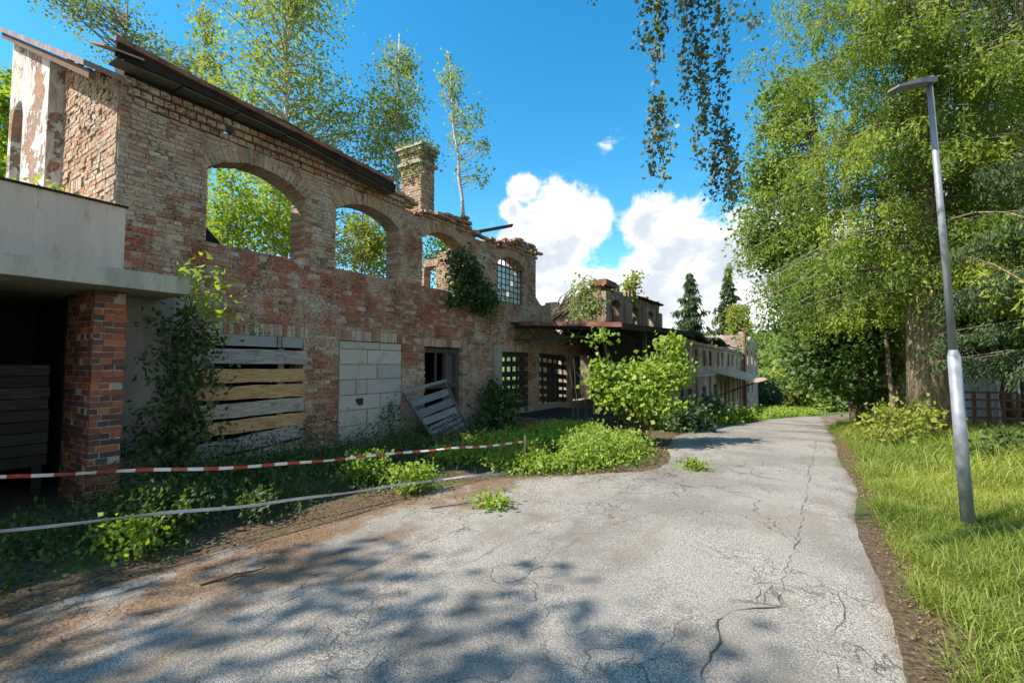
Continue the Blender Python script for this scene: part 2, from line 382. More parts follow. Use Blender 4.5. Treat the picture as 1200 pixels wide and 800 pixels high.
def quads(name, V, F, m, parent=None, rnd=None, extra=None):
    """V (n,3) world, F (k,4 or 3)"""
    V = np.asarray(V, dtype=np.float32); F = np.asarray(F, dtype=np.int32)
    org = ORG[parent] if parent else Vector((float(V[:, 0].mean()), float(V[:, 1].mean()), float(V[:, 2].min())))
    me = bpy.data.meshes.new(name); k, s = F.shape
    me.vertices.add(len(V)); me.vertices.foreach_set('co', (V-np.array(org, dtype=np.float32)).ravel())
    me.loops.add(k*s); me.loops.foreach_set('vertex_index', F.ravel())
    me.polygons.add(k); me.polygons.foreach_set('loop_start', np.arange(0, k*s, s, dtype=np.int32))
    me.update(calc_edges=True)
    if rnd is not None:
        a = me.attributes.new('rnd', 'FLOAT', 'POINT'); a.data.foreach_set('value', rnd.astype(np.float32))
    me.materials.append(MT[m]); o = bpy.data.objects.new(name, me); COL.objects.link(o)
    if parent: o.parent = parent
    else: o.location = org
    ORG[o] = Vector(org); return o

def unit(n):
    v = NR.normal(size=(n, 3)); return v/np.linalg.norm(v, axis=1, keepdims=True)
def leaves(P, L, W, axis=None, spread=1., cup=.25, face=.8):
    """one folded diamond leaf per point; axis biases the leaf direction"""
    n = len(P); d = unit(n)*spread
    if axis is not None: d = d+np.asarray(axis)
    d /= np.linalg.norm(d, axis=1, keepdims=True)+1e-9
    s = np.cross(d, unit(n)+np.array(SUN+Vector((0, 0, .6)))*face); s /= np.linalg.norm(s, axis=1, keepdims=True)+1e-9
    nn = np.cross(d, s)
    k = NR.uniform(.65, 1.3, (n, 1)); l = L*k; wv = W*k
    V = np.empty((n, 4, 3)); V[:, 0] = P; V[:, 1] = P+d*l*.45+s*wv*.5+nn*wv*cup; V[:, 2] = P+d*l; V[:, 3] = P+d*l*.45-s*wv*.5+nn*wv*cup
    return V.reshape(-1, 3), np.arange(n*4).reshape(-1, 4)
def leaf_obj(name, P, L, W, m, parent=None, axis=None, spread=1., rnd=None):
    P = np.asarray(P); V, F = leaves(P, L, W, axis, spread)
    r = NR.rand(len(P)) if rnd is None else np.clip(rnd+NR.normal(0, .16, len(P)), 0, 1)
    return quads(name, V, F, m, parent, np.repeat(r, 4))

def curve(a, b, sag=0., n=5, wob=0.):
    a = Vector(a); b = Vector(b); out = []
    for i in range(n+1):
        f = i/n; p = a.lerp(b, f); p.z += sag*4*f*(1-f)
        if 0 < i < n and wob: p += Vector((R.uniform(-wob, wob), R.uniform(-wob, wob), R.uniform(-wob, wob)))
        out.append(p)
    return out

def tree(name, label, base, top, r0, lobes, per, L, W, cr, lm, bm='bark', cat='tree', group=None, droop=0., branchy=.5, flat=.7, wob=None, axis=None, stems=None):
    """lobes: (centre, (rx,ry,rz), clumps)"""
    base = Vector(base); top = Vector(top); root = empty(name, base, label, cat, group)
    mb = MB(); wob = r0*1.2 if wob is None else wob
    tp = curve(base, top, 0, 8, wob); tp[0] = base-Vector((0, 0, .15))
    rad = [r0*(1.25 if i == 0 else 1)*(1-.85*i/8)+.008 for i in range(9)]
    mb.tube(tp, rad, 9)
    for (a, b, r) in (stems or []):
        mb.tube(curve(a, b, 0, 5, r), [r*(1-.7*i/5) for i in range(6)], 7)
    PP = []; RR = []
    H = max(.1, top.z-base.z)
    for (c, rr, nc) in lobes:
        c = np.array(c); rr = np.array(rr)
        u = unit(nc)*np.power(NR.uniform(.12, 1, (nc, 1)), .42)
        lump = 1+.28*np.sin(u[:, :1]*5.3+c[0])*np.cos(u[:, 1:2]*4.7+c[1])
        Q = c+u*rr*lump
        for j in range(nc):
            p = Vector(Q[j]); hd = math.hypot(p.x-base.x, p.y-base.y)
            if R.random() < branchy:
                zt = min(max(p.z-.45*hd, base.z+.18*H), top.z*.98)
                f = min(1, max(0, (zt-base.z)/H)); i = min(7, int(f*8)); st = tp[i].lerp(tp[i+1], f*8-i)
                ln = (p-st).length; rb = min(.16*r0+.012*ln*.5, r0*(1-.8*f)*.6)+.004
                cv = curve(st, p, .06*ln-droop*.1, 4, .05*ln)
                mb.tube(cv, [rb*(1-.9*k/4)+.003 for k in range(5)], 4, cap=False)
            k = max(4, int(per*R.uniform(.6, 1.4)))
            g = NR.normal(size=(k, 3))*cr*np.array([1, 1, flat])*R.uniform(.7, 1.25)
            if droop: g[:, 2] -= np.abs(NR.normal(size=k))*droop
            PP.append(Q[j]+g); RR.append(np.full(k, R.uniform(.15, .85)))
    mb.build('trunk', bm, root, smooth=True)
    ax = (0, 0, -.5) if axis is None else axis
    leaf_obj('crown', np.vstack(PP), L, W, lm, root, axis=ax, rnd=np.concatenate(RR))
    return root

def conifer(name, label, base, height, rcrown, z0, nwhorl, L, W, lm, hang=.5, dens=9, cat='tree', group=None, r0=.3, lift=-.1, shape=1., keep=None, step=.28, perw=(5, 8), needle_spread=.75, arch=-.04, tight=.07):
    base = Vector(base); root = empty(name, base, label, cat, group); mb = MB()
    top = base+Vector((0, 0, height))
    tp = curve(base, top, 0, 8, r0*.25); tp[0] = base-Vector((0, 0, .2)); tp[8] = top
    flare = [1.35, 1.0]+[1-.95*i/8 for i in range(2, 9)]
    mb.tube(tp, [r0*f+.01 for f in flare], 12)
    PP = []; RR = []
    for k in range(nwhorl):
        f = k/(nwhorl-1); z = z0+(height-z0-.2)*f**.92
        rc = rcrown*((1-f)**shape)*(.75+.25*math.sin(k*2.3))+.15
        for j in range(R.randint(*perw)):
            a = R.uniform(0, 2*math.pi)
            if keep and not keep(a, z): continue
            ln = rc*R.uniform(.7, 1.12); d = Vector((math.cos(a), math.sin(a), 0))
            fz = z/height*8; i = min(7, int(fz)); st = tp[i].lerp(tp[i+1], fz-i)
            tip = st+d*ln+Vector((0, 0, ln*lift+R.uniform(-.15, .1)*ln))
            cv = curve(st, tip, arch*ln, 4, .018*ln)
            mb.tube(cv, [max(.004, r0*.06*(1-f)+.004*ln)*(1-.85*q_/4) for q_ in range(5)], 4, cap=False)
            ns = max(3, int(ln/step))
            tone = R.uniform(.1, .9)
            for s_ in range(ns):
                g = (s_+R.random())/ns
                if g < .12: continue
                x = g*4; ii = min(3, int(x)); p = cv[ii].lerp(cv[ii+1], x-ii)
                side = Vector((-d.y, d.x, 0))*R.uniform(-1, 1)*.28*ln*(1.15-g)
                hl = hang*R.uniform(.4, 1.15)
                m_ = int(dens*(.5+hl/max(hang, .01)*.5))
                tt = NR.rand(m_, 1)
                q_ = np.array(p+side)+np.hstack([NR.normal(0, tight, (m_, 2)), -tt*hl+NR.normal(0, .05, (m_, 1))])
                q_ -= np.array(side)*(NR.rand(m_, 1)*.6)
                PP.append(q_); RR.append(np.full(m_, tone))
    mb.build('trunk', 'bark', root, smooth=True)
    leaf_obj('crown', np.vstack(PP), L, W, lm, root, axis=(0, 0, -.9), spread=needle_spread, rnd=np.concatenate(RR))
    return root

def clump_plant(name, label, base, lobes, per, L, W, lm, cat='plant', group=None, stems=6, axis=(0, 0, .1), spread=1.):
    """bushy herb or shrub: several stems from the base into leaf lobes"""
    base = Vector(base); root = empty(name, base, label, cat, group); mb = MB(); PP = []; RR = []
    for (c, rr, n) in lobes:
        c = np.array(c); rr = np.array(rr)
        for j in range(n):
            u = unit(1)[0]*R.random()**.4; p = c+u*rr
            k = max(3, int(per*R.uniform(.6, 1.4)))
            PP.append(p+NR.normal(size=(k, 3))*L*1.3*np.array([1, 1, .6])); RR.append(np.full(k, R.uniform(.1, .9)))
            if j < stems:
                st = base+Vector((R.uniform(-.1, .1), R.uniform(-.1, .1), -.03))
                ln = (Vector(p)-st).length
                mb.tube(curve(st, p, .05*ln, 4, .03*ln), [.004+.007*ln*(1-.8*i/4)*.6 for i in range(5)], 5)
    mb.build('stem', 'twig', root, smooth=True)
    leaf_obj('foliage', np.vstack(PP), L, W, lm, root, axis=axis, spread=spread, rnd=np.concatenate(RR))
    return root

# ------------------------------------------------------------------ terrain, road
def sst(a, b, x):
    t_ = min(1, max(0, (x-a)/(b-a))); return t_*t_*(3-2*t_)
def hgt(x, y):
    v = (y-12)/1.6
    sp = v if v > 20 else math.log1p(math.exp(v))
    z = -.07*1.6*sp
    if z < -3.6: z = -3.6-(1-math.exp((z+3.6)/1.2))*1.2
    z += .24*sst(8.55, 12.5, x)
    return z
def centre(y): return 0 if y < 18 else 6*((y-18)/38)**2
xs = sorted(set([-600, -300, -150, -80, -50, -35, -25, -18, -14, -10, -8]+[round(-6+.4*i, 2) for i in range(66)]+[22, 25, 30, 36, 45, 60, 90, 150, 300, 600]))
ys = sorted(set([-150, -80, -40, -20, -12, -8]+[round(-6+.5*i, 2) for i in range(90)]+[41, 44, 48, 53, 60, 68, 78, 90, 110, 140, 180, 250, 400, 800]))
mb = MB()
mb.v = [(x, y, hgt(x, y)) for y in ys for x in xs]; nx = len(xs)
mb.f = [(j*nx+i, j*nx+i+1, (j+1)*nx+i+1, (j+1)*nx+i) for j in range(len(ys)-1) for i in range(nx-1)]
mb.c = [(.5, .5, .5)]*len(mb.v)
tag(mb.build('ground', 'ground', smooth=True), 'soil and turf ground falling gently away along the ruin', None, kind='structure')

LE = [(-8, 2.9), (0, 2.95), (1, 3.05), (2.5, 3.3), (4.2, 3.35), (5.4, 3.45), (6.2, 4.0), (6.9, 4.9), (7.8, 5.6), (8.6, 5.7), (10, 5.3), (12, 4.9), (15, 4.7), (18, 5.2), (22, 5.5), (90, 5.4)]
def left_edge(y):
    for (a, xa), (b, xb) in zip(LE, LE[1:]):
        if a <= y <= b: return xa+(xb-xa)*(y-a)/(b-a)
    return LE[-1][1]
RYS = [-8+.22*i for i in range(170)]+[29.6+1.2*i for i in range(40)]
mb = MB(); NC = 12; rr_ = random.Random(3); jl = jr = 0
for y in RYS:
    jl = .7*jl+rr_.uniform(-.05, .05); jr = .85*jr+rr_.uniform(-.018, .018)
    a = left_edge(y)+jl+centre(y); b = 8.42+jr+centre(y)+.04*math.sin(y*.9)
    for i in range(NC+1):
        x = a+(b-a)*i/NC; e = 0 if 0 < i < NC else -.03
        mb.v.append((x, y, hgt(x, y)+.022+e+.004*math.sin(x*3+y*1.7)))
mb.f = [(j*(NC+1)+i, j*(NC+1)+i+1, (j+1)*(NC+1)+i+1, (j+1)*(NC+1)+i) for j in range(len(RYS)-1) for i in range(NC)]
mb.c = [(.5, .5, .5)]*len(mb.v)
road = tag(mb.build('road', 'asphalt', smooth=True), 'old cracked grey asphalt road running past the ruin', None, kind='structure')
def roadz(x, y): return hgt(x, y)+.022+.004*math.sin(x*3+y*1.7)

def crack(pxs, wd):
    P = [onZ(a, b, .02) for a, b in pxs]; pts = []
    for a, b in zip(P, P[1:]):
        n = max(2, int((b-a).length/.07))
        for i in range(n):
            p = a.lerp(b, i/n); pts.append(p)
    pts.append(P[-1]); mb = MB(); off = 0; vs = []
    for i, p in enumerate(pts):
        d = (pts[min(i+1, len(pts)-1)]-pts[max(i-1, 0)]); d.z = 0; d.normalize(); s = Vector((-d.y, d.x, 0))
        off = .75*off+R.uniform(-.022, .022); h = wd*.42*R.uniform(.1, 1.)*(.35+.65*abs(math.sin(i*.37+wd*300)))*(1 if 0 < i < len(pts)-1 else .1)
        for sg in (-1, 1):
            v = p+s*(off+sg*h/2); vs.append((v.x, v.y, roadz(v.x, v.y)+.0055))
    mb.add(vs, [(2*i, 2*i+1, 2*i+3, 2*i+2) for i in range(len(pts)-1)])
    mb.build('crack', 'crack', road)
for pl, wd in [([(822, 800), (836, 760), (844, 728), (856, 716), (880, 710), (916, 710)], .05), ([(916, 710), (925, 664), (935, 620), (942, 584), (950, 545), (956, 520), (958, 505)], .022),
               ([(880, 672), (890, 690), (884, 706)], .018), ([(905, 655), (898, 690), (893, 708)], .014), ([(880, 672), (905, 655), (918, 668)], .012), ([(982, 686), (986, 708), (978, 736), (970, 745)], .02), ([(982, 775), (976, 800)], .016),
               ([(300, 720), (432, 664), (492, 640), (556, 616)], .022), ([(508, 678), (556, 656), (620, 624), (700, 590), (760, 566)], .016), ([(608, 678), (648, 648), (684, 628)], .014),
               ([(580, 680), (644, 686), (700, 694)], .012), ([(766, 640), (776, 644), (768, 650), (778, 656)], .014), ([(300, 760), (400, 712), (500, 668)], .016), ([(0, 738), (94, 706), (187, 684)], .04), ([(0, 752), (60, 728), (94, 708)], .02),
               ([(844, 728), (826, 740), (812, 732)], .02), ([(700, 620), (760, 600), (850, 590)], .012), ([(1010, 760), (1030, 775), (1040, 800)], .014)]:
    crack(pl, wd)
def flat_patch(cx, cy, rx, ry, m, name, lift=.004, seed=0):
    c = onZ(cx, cy, .02); rg = random.Random(seed); mb = MB(); n = 26
    vs = [(c.x, c.y, roadz(c.x, c.y)+lift)]; k = [rg.uniform(.55, 1.25) for _ in range(n)]
    k = [(k[i-1]+2*k[i]+k[(i+1) % n])/4 for i in range(n)]
    for i in range(n):
        a = 2*math.pi*i/n; x = c.x+rx*k[i]*math.cos(a); y = c.y+ry*k[i]*math.sin(a); vs.append((x, y, roadz(x, y)+lift))
    mb.add(vs, [(0, 1+i, 1+(i+1) % n) for i in range(n)]); mb.build(name, m, road)

# ------------------------------------------------------------------ brickwork
RED, DRED, ORG_, PALE, LIME, GREY, BLK, TAN = (.40, .15, .09), (.27, .115, .08), (.46, .21, .12), (.55, .405, .305), (.63, .54, .44), (.36, .285, .225), (.10, .075, .06), (.48, .345, .24)
def jitter(c, a=.16):
    k = 1+R.uniform(-a, a); return tuple(max(.01, x*k*(1+R.uniform(-.05, .05))) for x in c)
def pick(ws, blend=.42):
    tot = sum(w_ for _, w_ in ws); mean = [sum(c[k]*w_ for c, w_ in ws)/tot for k in range(3)]
    c = pick0(ws); return tuple(c[k]*(1-blend)+mean[k]*blend for k in range(3))
def pick0(ws):
    x = R.random()*sum(w_ for _, w_ in ws)
    for c, w_ in ws:
        x -= w_
        if x <= 0: return jitter(c)
    return jitter(ws[0][0])
class Wall:
    blend = .30
    """wall standing on a line: origin o, u horizontal, n outward; openings (u0,u1,z0,zspring,rise)"""
    def __init__(s, o, u, n, th, u0, u1, z0, ztop, ops):
        s.o = Vector(o); s.u = Vector(u); s.n = Vector(n); s.th = th; s.u0 = u0; s.u1 = u1; s.z0 = z0; s.ztop = ztop; s.ops = ops
    def P(s, u, z, d=0.): p = s.o+s.u*u+s.n*d; return Vector((p.x, p.y, z))
    def arch(s, op, u):
        a, b, z0, zs, rise = op
        if rise <= 0: return zs
        w_ = (b-a)/2; r = (w_*w_+rise*rise)/(2*rise); x = u-(a+b)/2
        return zs+math.sqrt(max(0, r*r-x*x))-(r-rise)
    def core(s, mb, back=0., inset=.0, col=None):
        br = {s.u0, s.u1}
        for op in s.ops:
            n = 10 if op[4] > 0 else 1
            br |= {max(s.u0, min(s.u1, op[0]-inset+(op[1]-op[0]+2*inset)*i/n)) for i in range(n+1)}
        k = int((s.u1-s.u0)/.45)
        br |= {s.u0+(s.u1-s.u0)*i/k for i in range(1, k)} if k > 1 else set()
        br = sorted(br); br2 = [br[0]]
        for b in br[1:]:
            if b-br2[-1] > .004: br2.append(b)
        for a, b in zip(br2, br2[1:]):
            mid = (a+b)/2
            segs = [(s.z0, s.z0, s.ztop(a), s.ztop(b))]
            for op in sorted(s.ops, key=lambda t_: t_[2]):
                if op[0]-inset <= mid <= op[1]+inset:
                    lo0, lo1, hi0, hi1 = segs.pop()
                    ca = min(max(a, op[0]), op[1]); cb = min(max(b, op[0]), op[1])
                    if op[2]-inset > lo0+.01: segs.append((lo0, lo1, op[2]-inset, op[2]-inset))
                    segs.append((s.arch(op, ca)+inset, s.arch(op, cb)+inset, hi0, hi1))
            for (l0, l1, h0, h1) in segs:
                if h0 <= l0+.005 and h1 <= l1+.005: continue
                d0, d1 = -s.th, -back
                mb.hexa([s.P(a, l0, d1), s.P(a, l0, d0), s.P(b, l1, d0), s.P(b, l1, d1), s.P(a, h0, d1), s.P(a, h0, d0), s.P(b, h1, d0), s.P(b, h1, d1)], col)
    def free(s, u, z, pad=0.):
        if z > s.ztop(u)+.02: return False
        for op in s.ops:
            if op[0]-pad < u < op[1]+pad and op[2]-pad < z < s.arch(op, min(max(u, op[0]), op[1]))+pad: return False
        return True
    def bricks(s, pal, course=.0715, bl=.238, bh=.119, joint=.011, miss=.055, ring=.27, depth=.06, zlo=None, zhi=None, skip=None):
        out = []; row = 0; z = s.z0 if zlo is None else zlo
        while z < (zhi if zhi else 99):
            zc = z+course/2
            if all(s.ztop(s.u0+(s.u1-s.u0)*i/20) < z for i in range(21)): break
            ln = bl if row % 2 == 0 else bh
            u = s.u0-(R.uniform(.02, .05) if row % 2 else bl*.5)+.0
            cuts = [s.u0, s.u1]
            for op in s.ops:
                if op[2] < zc < op[3]+.02: cuts += [op[0], op[1]]
            while u < s.u1:
                l2 = ln if R.random() > .12 else bl+bh-ln
                a, b = max(u, s.u0), min(u+l2, s.u1); u += l2
                if b-a < .035: continue
                for seg in s._cut(a, b, cuts):
                    a2, b2 = seg
                    if b2-a2 < .035: continue
                    mid = (a2+b2)/2
                    if not s.free(mid, zc): continue
                    inring = False
                    for op in s.ops:
                        if op[4] > 0 and op[0]-.03 < mid < op[1]+.03 and op[3]-.02 < zc < s.arch(op, min(max(mid, op[0]), op[1]))+ring: inring = True
                        if op[4] == 0 and op[0]-.1 < mid < op[1]+.1 and op[3] < zc < op[3]+.22: inring = True
                    if inring or (skip and skip(mid, zc)): continue
                    edge = any(abs(a2-c) < .006 or abs(b2-c) < .006 for c in cuts[2:])
                    if not edge and R.random() < miss: continue
                    pr = R.gauss(.0, .005)+(R.uniform(-.03, .012) if R.random() < .1 else 0)
                    dz = R.uniform(-.003, .003); tilt = R.uniform(-.004, .004); j = joint/2*R.uniform(.6, 1.5)
                    dp = s.th-.01 if edge else depth
                    c = pick(pal(mid, zc), s.blend); ztp = z+course-j+dz; zb = z+j+dz
                    q8 = [s.P(a2+j, zb+tilt, pr), s.P(a2+j, zb+tilt, -dp), s.P(b2-j, zb-tilt, -dp), s.P(b2-j, zb-tilt, pr), s.P(a2+j, ztp+tilt, pr), s.P(a2+j, ztp+tilt, -dp), s.P(b2-j, ztp-tilt, -dp), s.P(b2-j, ztp-tilt, pr)]
                    out.append((q8, c))
            z += course; row += 1
        # arches and flat soldier lintels
        for op in s.ops:
            a, b, z0, zs, rise = op
            if rise > 0:
                w_ = (b-a)/2; r = (w_*w_+rise*rise)/(2*rise); cz = zs+rise-r; th = math.asin(w_/r); n = int(2*th*r/.075)
                for i in range(n):
                    t0 = -th+2*th*i/n; t1 = -th+2*th*(i+1)/n; g = .004/r
                    if R.random() < .03: continue
                    h = ring*R.uniform(.93, 1.02)-.006; pr = R.gauss(.004, .006); m_ = (a+b)/2
                    f = lambda t_, rr, d: s.P(m_+rr*math.sin(t_), cz+rr*math.cos(t_), d)
                    q8 = [f(t0+g, r+.002, pr), f(t0+g, r+.002, -s.th+.01), f(t1-g, r+.002, -s.th+.01), f(t1-g, r+.002, pr), f(t0+g, r+h, pr), f(t0+g, r+h, -s.th+.01), f(t1-g, r+h, -s.th+.01), f(t1-g, r+h, pr)]
                    out.append((q8, pick(pal(m_, zs+rise))))
            elif rise == 0:
                n = int((b-a+.2)/.082)
                for i in range(n):
                    a2 = a-.1+(b-a+.2)*i/n; b2 = a-.1+(b-a+.2)*(i+1)/n; pr = R.gauss(.0, .006); hh = .215*R.uniform(.94, 1)
                    q8 = [s.P(a2+.005, zs+.006, pr), s.P(a2+.005, zs+.006, -.12), s.P(b2-.005, zs+.006, -.12), s.P(b2-.005, zs+.006, pr), s.P(a2+.005, zs+hh, pr), s.P(a2+.005, zs+hh, -.12), s.P(b2-.005, zs+hh, -.12), s.P(b2-.005, zs+hh, pr)]
                    out.append((q8, pick(pal((a+b)/2, zs+.1) if R.random() < .45 else [(LIME, 3), (PALE, 3), (GREY, 1)])))
        return out
    def _cut(s, a, b, cuts):
        pts = [a]+sorted(c for c in cuts if a+.001 < c < b-.001)+[b]
        return list(zip(pts, pts[1:]))
def lay(bricks, parent, m, singles, name='brick', stuff='brickwork'):
    """the bricks that show largest become objects of their own, the rest one part"""
    def size(b):
        c = sum((Vector(p) for p in b[0]), Vector())/8; v = c-CAM; dz = v.dot(FW)
        if dz < .5: return 0
        px, py = 600+v.dot(RT)/dz*FPX, 400-v.dot(UP)/dz*FPX
        if not (-8 < px < 1208 and -8 < py < 808): return 0
        return (Vector(b[0][3])-Vector(b[0][0])).length/dz/dz
    bricks = sorted(bricks, key=size, reverse=True)
    for q8, c in bricks[:singles]:
        MB().hexa(q8, c).build(name, m, parent, own=True)
    if len(bricks) > singles:
        mb = MB()
        for q8, c in bricks[singles:]: mb.hexa(q8, c)
        tag(mb.build(stuff, m, parent), kind='stuff')

# ------------------------------------------------------------------ the near ruin
WINS = [(3.54, 5.2), (5.9, 7.6), (8.38, 10.08), (11.6, 13.28)]
OPEN_UP = [(a, b, 3.65, 4.82, .28) for a, b in WINS]
OPEN_LO = [(3.52, 5.24, .0, 2.2, 0), (6.02, 7.72, -.1, 2.2, 0), (8.5, 9.95, .0, 2.16, 0), (11.85, 13.5, .35, 2.12, 0)]
ruin = empty('ruined_brick_building', (0, 2.4, 0), 'roofless two-storey red brick ruin with arched empty upper windows', 'building')
def rtop(y):
    if y < 7: return 5.34
    return 5.42+.10*math.sin(y*2.1)+.06*math.sin(y*5.3)+(.16 if y > 12.6 else 0)-(.12 if 10.2 < y < 11 else 0)
main = Wall((0, 0, 0), (0, 1, 0), (1, 0, 0), .44, 2.4, 13.97, -.3, rtop, OPEN_UP+OPEN_LO)
def pal_main(y, z):
    n1 = mnoise.fractal(Vector((y*.55, z*.9, 3.1)), 1.0, 2.0, 4); n2 = mnoise.fractal(Vector((y*1.5, z*2.6, 9.7)), 1.0, 2.0, 3)
    if z > 5.0: return [(TAN, 4), (PALE, 2), (ORG_, 1.2), (DRED, .6), (GREY, 1.2)]
    pale = .25+1.2*n1+.5*n2
    if 2.3 < z < 3.62: pale -= .55 if y < 10.4 else -.25
    elif z >= 3.62: pale += .75 if y < 3.7 else .45
    else: pale += .32 if y < 9.9 else .6
    pale = min(1, max(0, pale)); rd = 1-pale
    return [(RED, 5*rd+.1), (DRED, 2.2*rd+.2), (ORG_, 1.6*rd), (PALE, 3.4*pale+.2), (LIME, 1.5*pale), (TAN, 2.6*pale+.3), (GREY, .7), (BLK, .22)]
mb = MB(); main.core(mb, .014, .02)
facade = mb.build('brick_facade', 'mortar', ruin)
bl = main.bricks(pal_main, skip=lambda y, z: y < 3.45 and z < 2.75)
# corbelled eaves: three stepped courses of header ends
for k, z in enumerate((5.345, 5.45, 5.555)):
    y = 2.4+(.07 if k % 2 else 0)
    while y < 13.95:
        yy = y; y += .142
        lim = rtop(yy)-.06 if yy > 7 else 9
        if z > lim+.12 or R.random() < (.05 if yy < 7 else .14): continue
        pr = .03+.045*k+R.gauss(0, .006); c = pick([(TAN, 4), (ORG_, 2), (PALE, 2), (RED, 1), (GREY, 1), (BLK, .6 if k == 2 else .2)])
        bl.append(([(pr, yy+.008, z+.008), (-.2, yy+.008, z+.008), (-.2, yy+.134, z+.008), (pr, yy+.134, z+.008), (pr-.012, yy+.012, z+.096), (-.2, yy+.012, z+.096), (-.2, yy+.13, z+.096), (pr-.012, yy+.13, z+.096)], c))
# loose bricks along the broken top
for i in range(70):
    y = R.uniform(7, 13.9); z = rtop(y)+R.uniform(-.02, .12); a = R.uniform(-.3, .1)
    bl.append(([(a+.14, y, z), (a, y+.02, z), (a, y+.27, z), (a+.14, y+.25, z), (a+.14, y, z+.066), (a, y+.02, z+.066), (a, y+.27, z+.066), (a+.14, y+.25, z+.066)], pick([(TAN, 2), (RED, 2), (GREY, 2), (PALE, 1)])))
lay(bl, facade, 'brick', 255)
# grey plaster on the wall foot beside the porch
MB().box(.001, .03, 2.5, 3.46, -.2, 2.7).build('plaster_patch', 'plaster_grey', ruin)
MB().box(.0, .035, 11.42, 11.83, .2, 2.3).build('plaster_patch', 'plaster_grey', ruin)
# gable facing the terrace: plastered back part with an arched opening, bare brick beside the corner
GZ = lambda u: 5.62+.495*u
gb = Wall((-.025, 2.385, 0), (-1, 0, 0), (0, -1, 0), .4, 0, 2.36, 2.9, lambda u: GZ(u)-.05, [(1.39, 2.19, 3.0, 4.35, 0)])
gm = MB(); gb.core(gm, .028, .02); gable = gm.build('brick_gable', 'mortar', ruin)
gbl = gb.bricks(lambda u, z: [(PALE, 5), (LIME, 4), (TAN, 4), (ORG_, 2), (RED, .8)], zlo=2.95)
lay(gbl, gable, 'brick', 45)
gp = Wall((-2.36, 2.2, 0), (-1, 0, 0), (0, -1, 0), .5, 0, 2.4, 2.9, lambda u: GZ(u+2.36)-.14, [(1.45, 2.2, 4.6, 6.1, .4)])
gm = MB(); gp.core(gm); gm.build('plastered_gable', 'peel', ruin)
gm = MB(); gm.box(-5.6, -4.77, 2.4, 2.75, 2.9, 7.3); gm.build('gable_pier', 'brick', ruin)
gm = MB()
gm.hexa([(.1, 1.98, 5.56), (.1, 2.8, 5.56), (-4.85, 2.8, 8.01), (-4.85, 1.98, 8.01), (.1, 1.98, 5.64), (.1, 2.8, 5.64), (-4.85, 2.8, 8.08), (-4.85, 1.98, 8.08)])
gm.build('gable_coping', 'roof_pale', ruin)
gm = MB(); gm.hexa([(.05, 2.05, 5.44), (.05, 2.12, 5.44), (-4.8, 2.12, 7.86), (-4.8, 2.05, 7.86), (.05, 2.05, 5.565), (.05, 2.12, 5.565), (-4.8, 2.12, 7.97), (-4.8, 2.05, 7.97)], (.16, .1, .07)); gm.build('barge_board', 'wood', ruin)
# remnant of roof along the eaves: fascia, soffit, sagging roofing
roof = None
ey = [2.22, 3.0, 3.8, 4.6, 5.4, 6.1, 6.7, 7.1]; ez = [5.86, 5.87, 5.86, 5.83, 5.76, 5.69, 5.62, 5.57]
gm = MB()
for i in range(7):
    y0, y1, z0, z1 = ey[i], ey[i+1], ez[i], ez[i+1]; wob = [.0, .03, -.02, .02, .0, -.03, .02, 0]
    a, b = .40+wob[i], .40+wob[i+1]
    bk = -.5 if i == 0 else -3.0; sl = .34 if i < 2 else .44; yb = 2.5 if i == 0 else y0  # unseen rear of the remnant deepened to shade the window jambs
    gm.hexa([(a, y0, z0), (bk, yb, z0+sl*(a-bk)), (bk, y1, z1+sl*(a-bk)), (b, y1, z1), (a, y0, z0+.05), (bk, yb, z0+sl*(a-bk)+.05), (bk, y1, z1+sl*(a-bk)+.05), (b, y1, z1+.05)])
roof = gm.build('roof_remnant', 'tar', ruin)
gm = MB()
for i in range(7):
    y0, y1, z0, z1 = ey[i], ey[i+1], ez[i], ez[i+1]
    gm.hexa([(.37, y0, z0-.13), (.34, y0, z0-.13), (.34, y1, z1-.12), (.37, y1, z1-.12), (.41, y0, z0+.02), (.36, y0, z0+.02), (.36, y1, z1+.02), (.41, y1, z1+.02)])
gm.build('fascia_board', 'tar', roof)
gm = MB()
for i in range(7):
    gm.hexa([(.33, ey[i]+.02, ez[i]-.16), (.06, ey[i]+.02, ez[i]-.14), (.06, ey[i+1], ez[i+1]-.12), (.33, ey[i+1], ez[i+1]-.14), (.33, ey[i]+.02, ez[i]-.135), (.06, ey[i]+.02, ez[i]-.115), (.06, ey[i+1], ez[i+1]-.095), (.33, ey[i+1], ez[i+1]-.115)], (.13, .12, .11))
gm.build('soffit_board', 'wood', roof)
gm = MB(); gm.beam((.42, 2.2, 5.93), (.42, 7.0, 5.66), .05, .07); gm.build('gutter', 'rust', roof)
gm = MB(); gm.hexa([(.46, 2.08, 5.74), (-.05, 2.05, 5.96), (.0, 2.7, 5.98), (.46, 2.5, 5.78), (.46, 2.08, 5.765), (-.05, 2.05, 5.985), (.0, 2.7, 6.005), (.46, 2.5, 5.805)]); gm.build('roofing_sheet', 'roof_pale', roof)
gm = MB(); gm.hexa([(.045, 2.42, 5.665), (-.3, 2.42, 5.665), (-.3, 7.2, 5.60), (.045, 7.2, 5.60), (.045, 2.42, 5.95), (-.3, 2.42, 5.95), (-.3, 7.2, 5.68), (.045, 7.2, 5.68)], (.05, .045, .04)); gm.build('wall_plate', 'wood', roof)
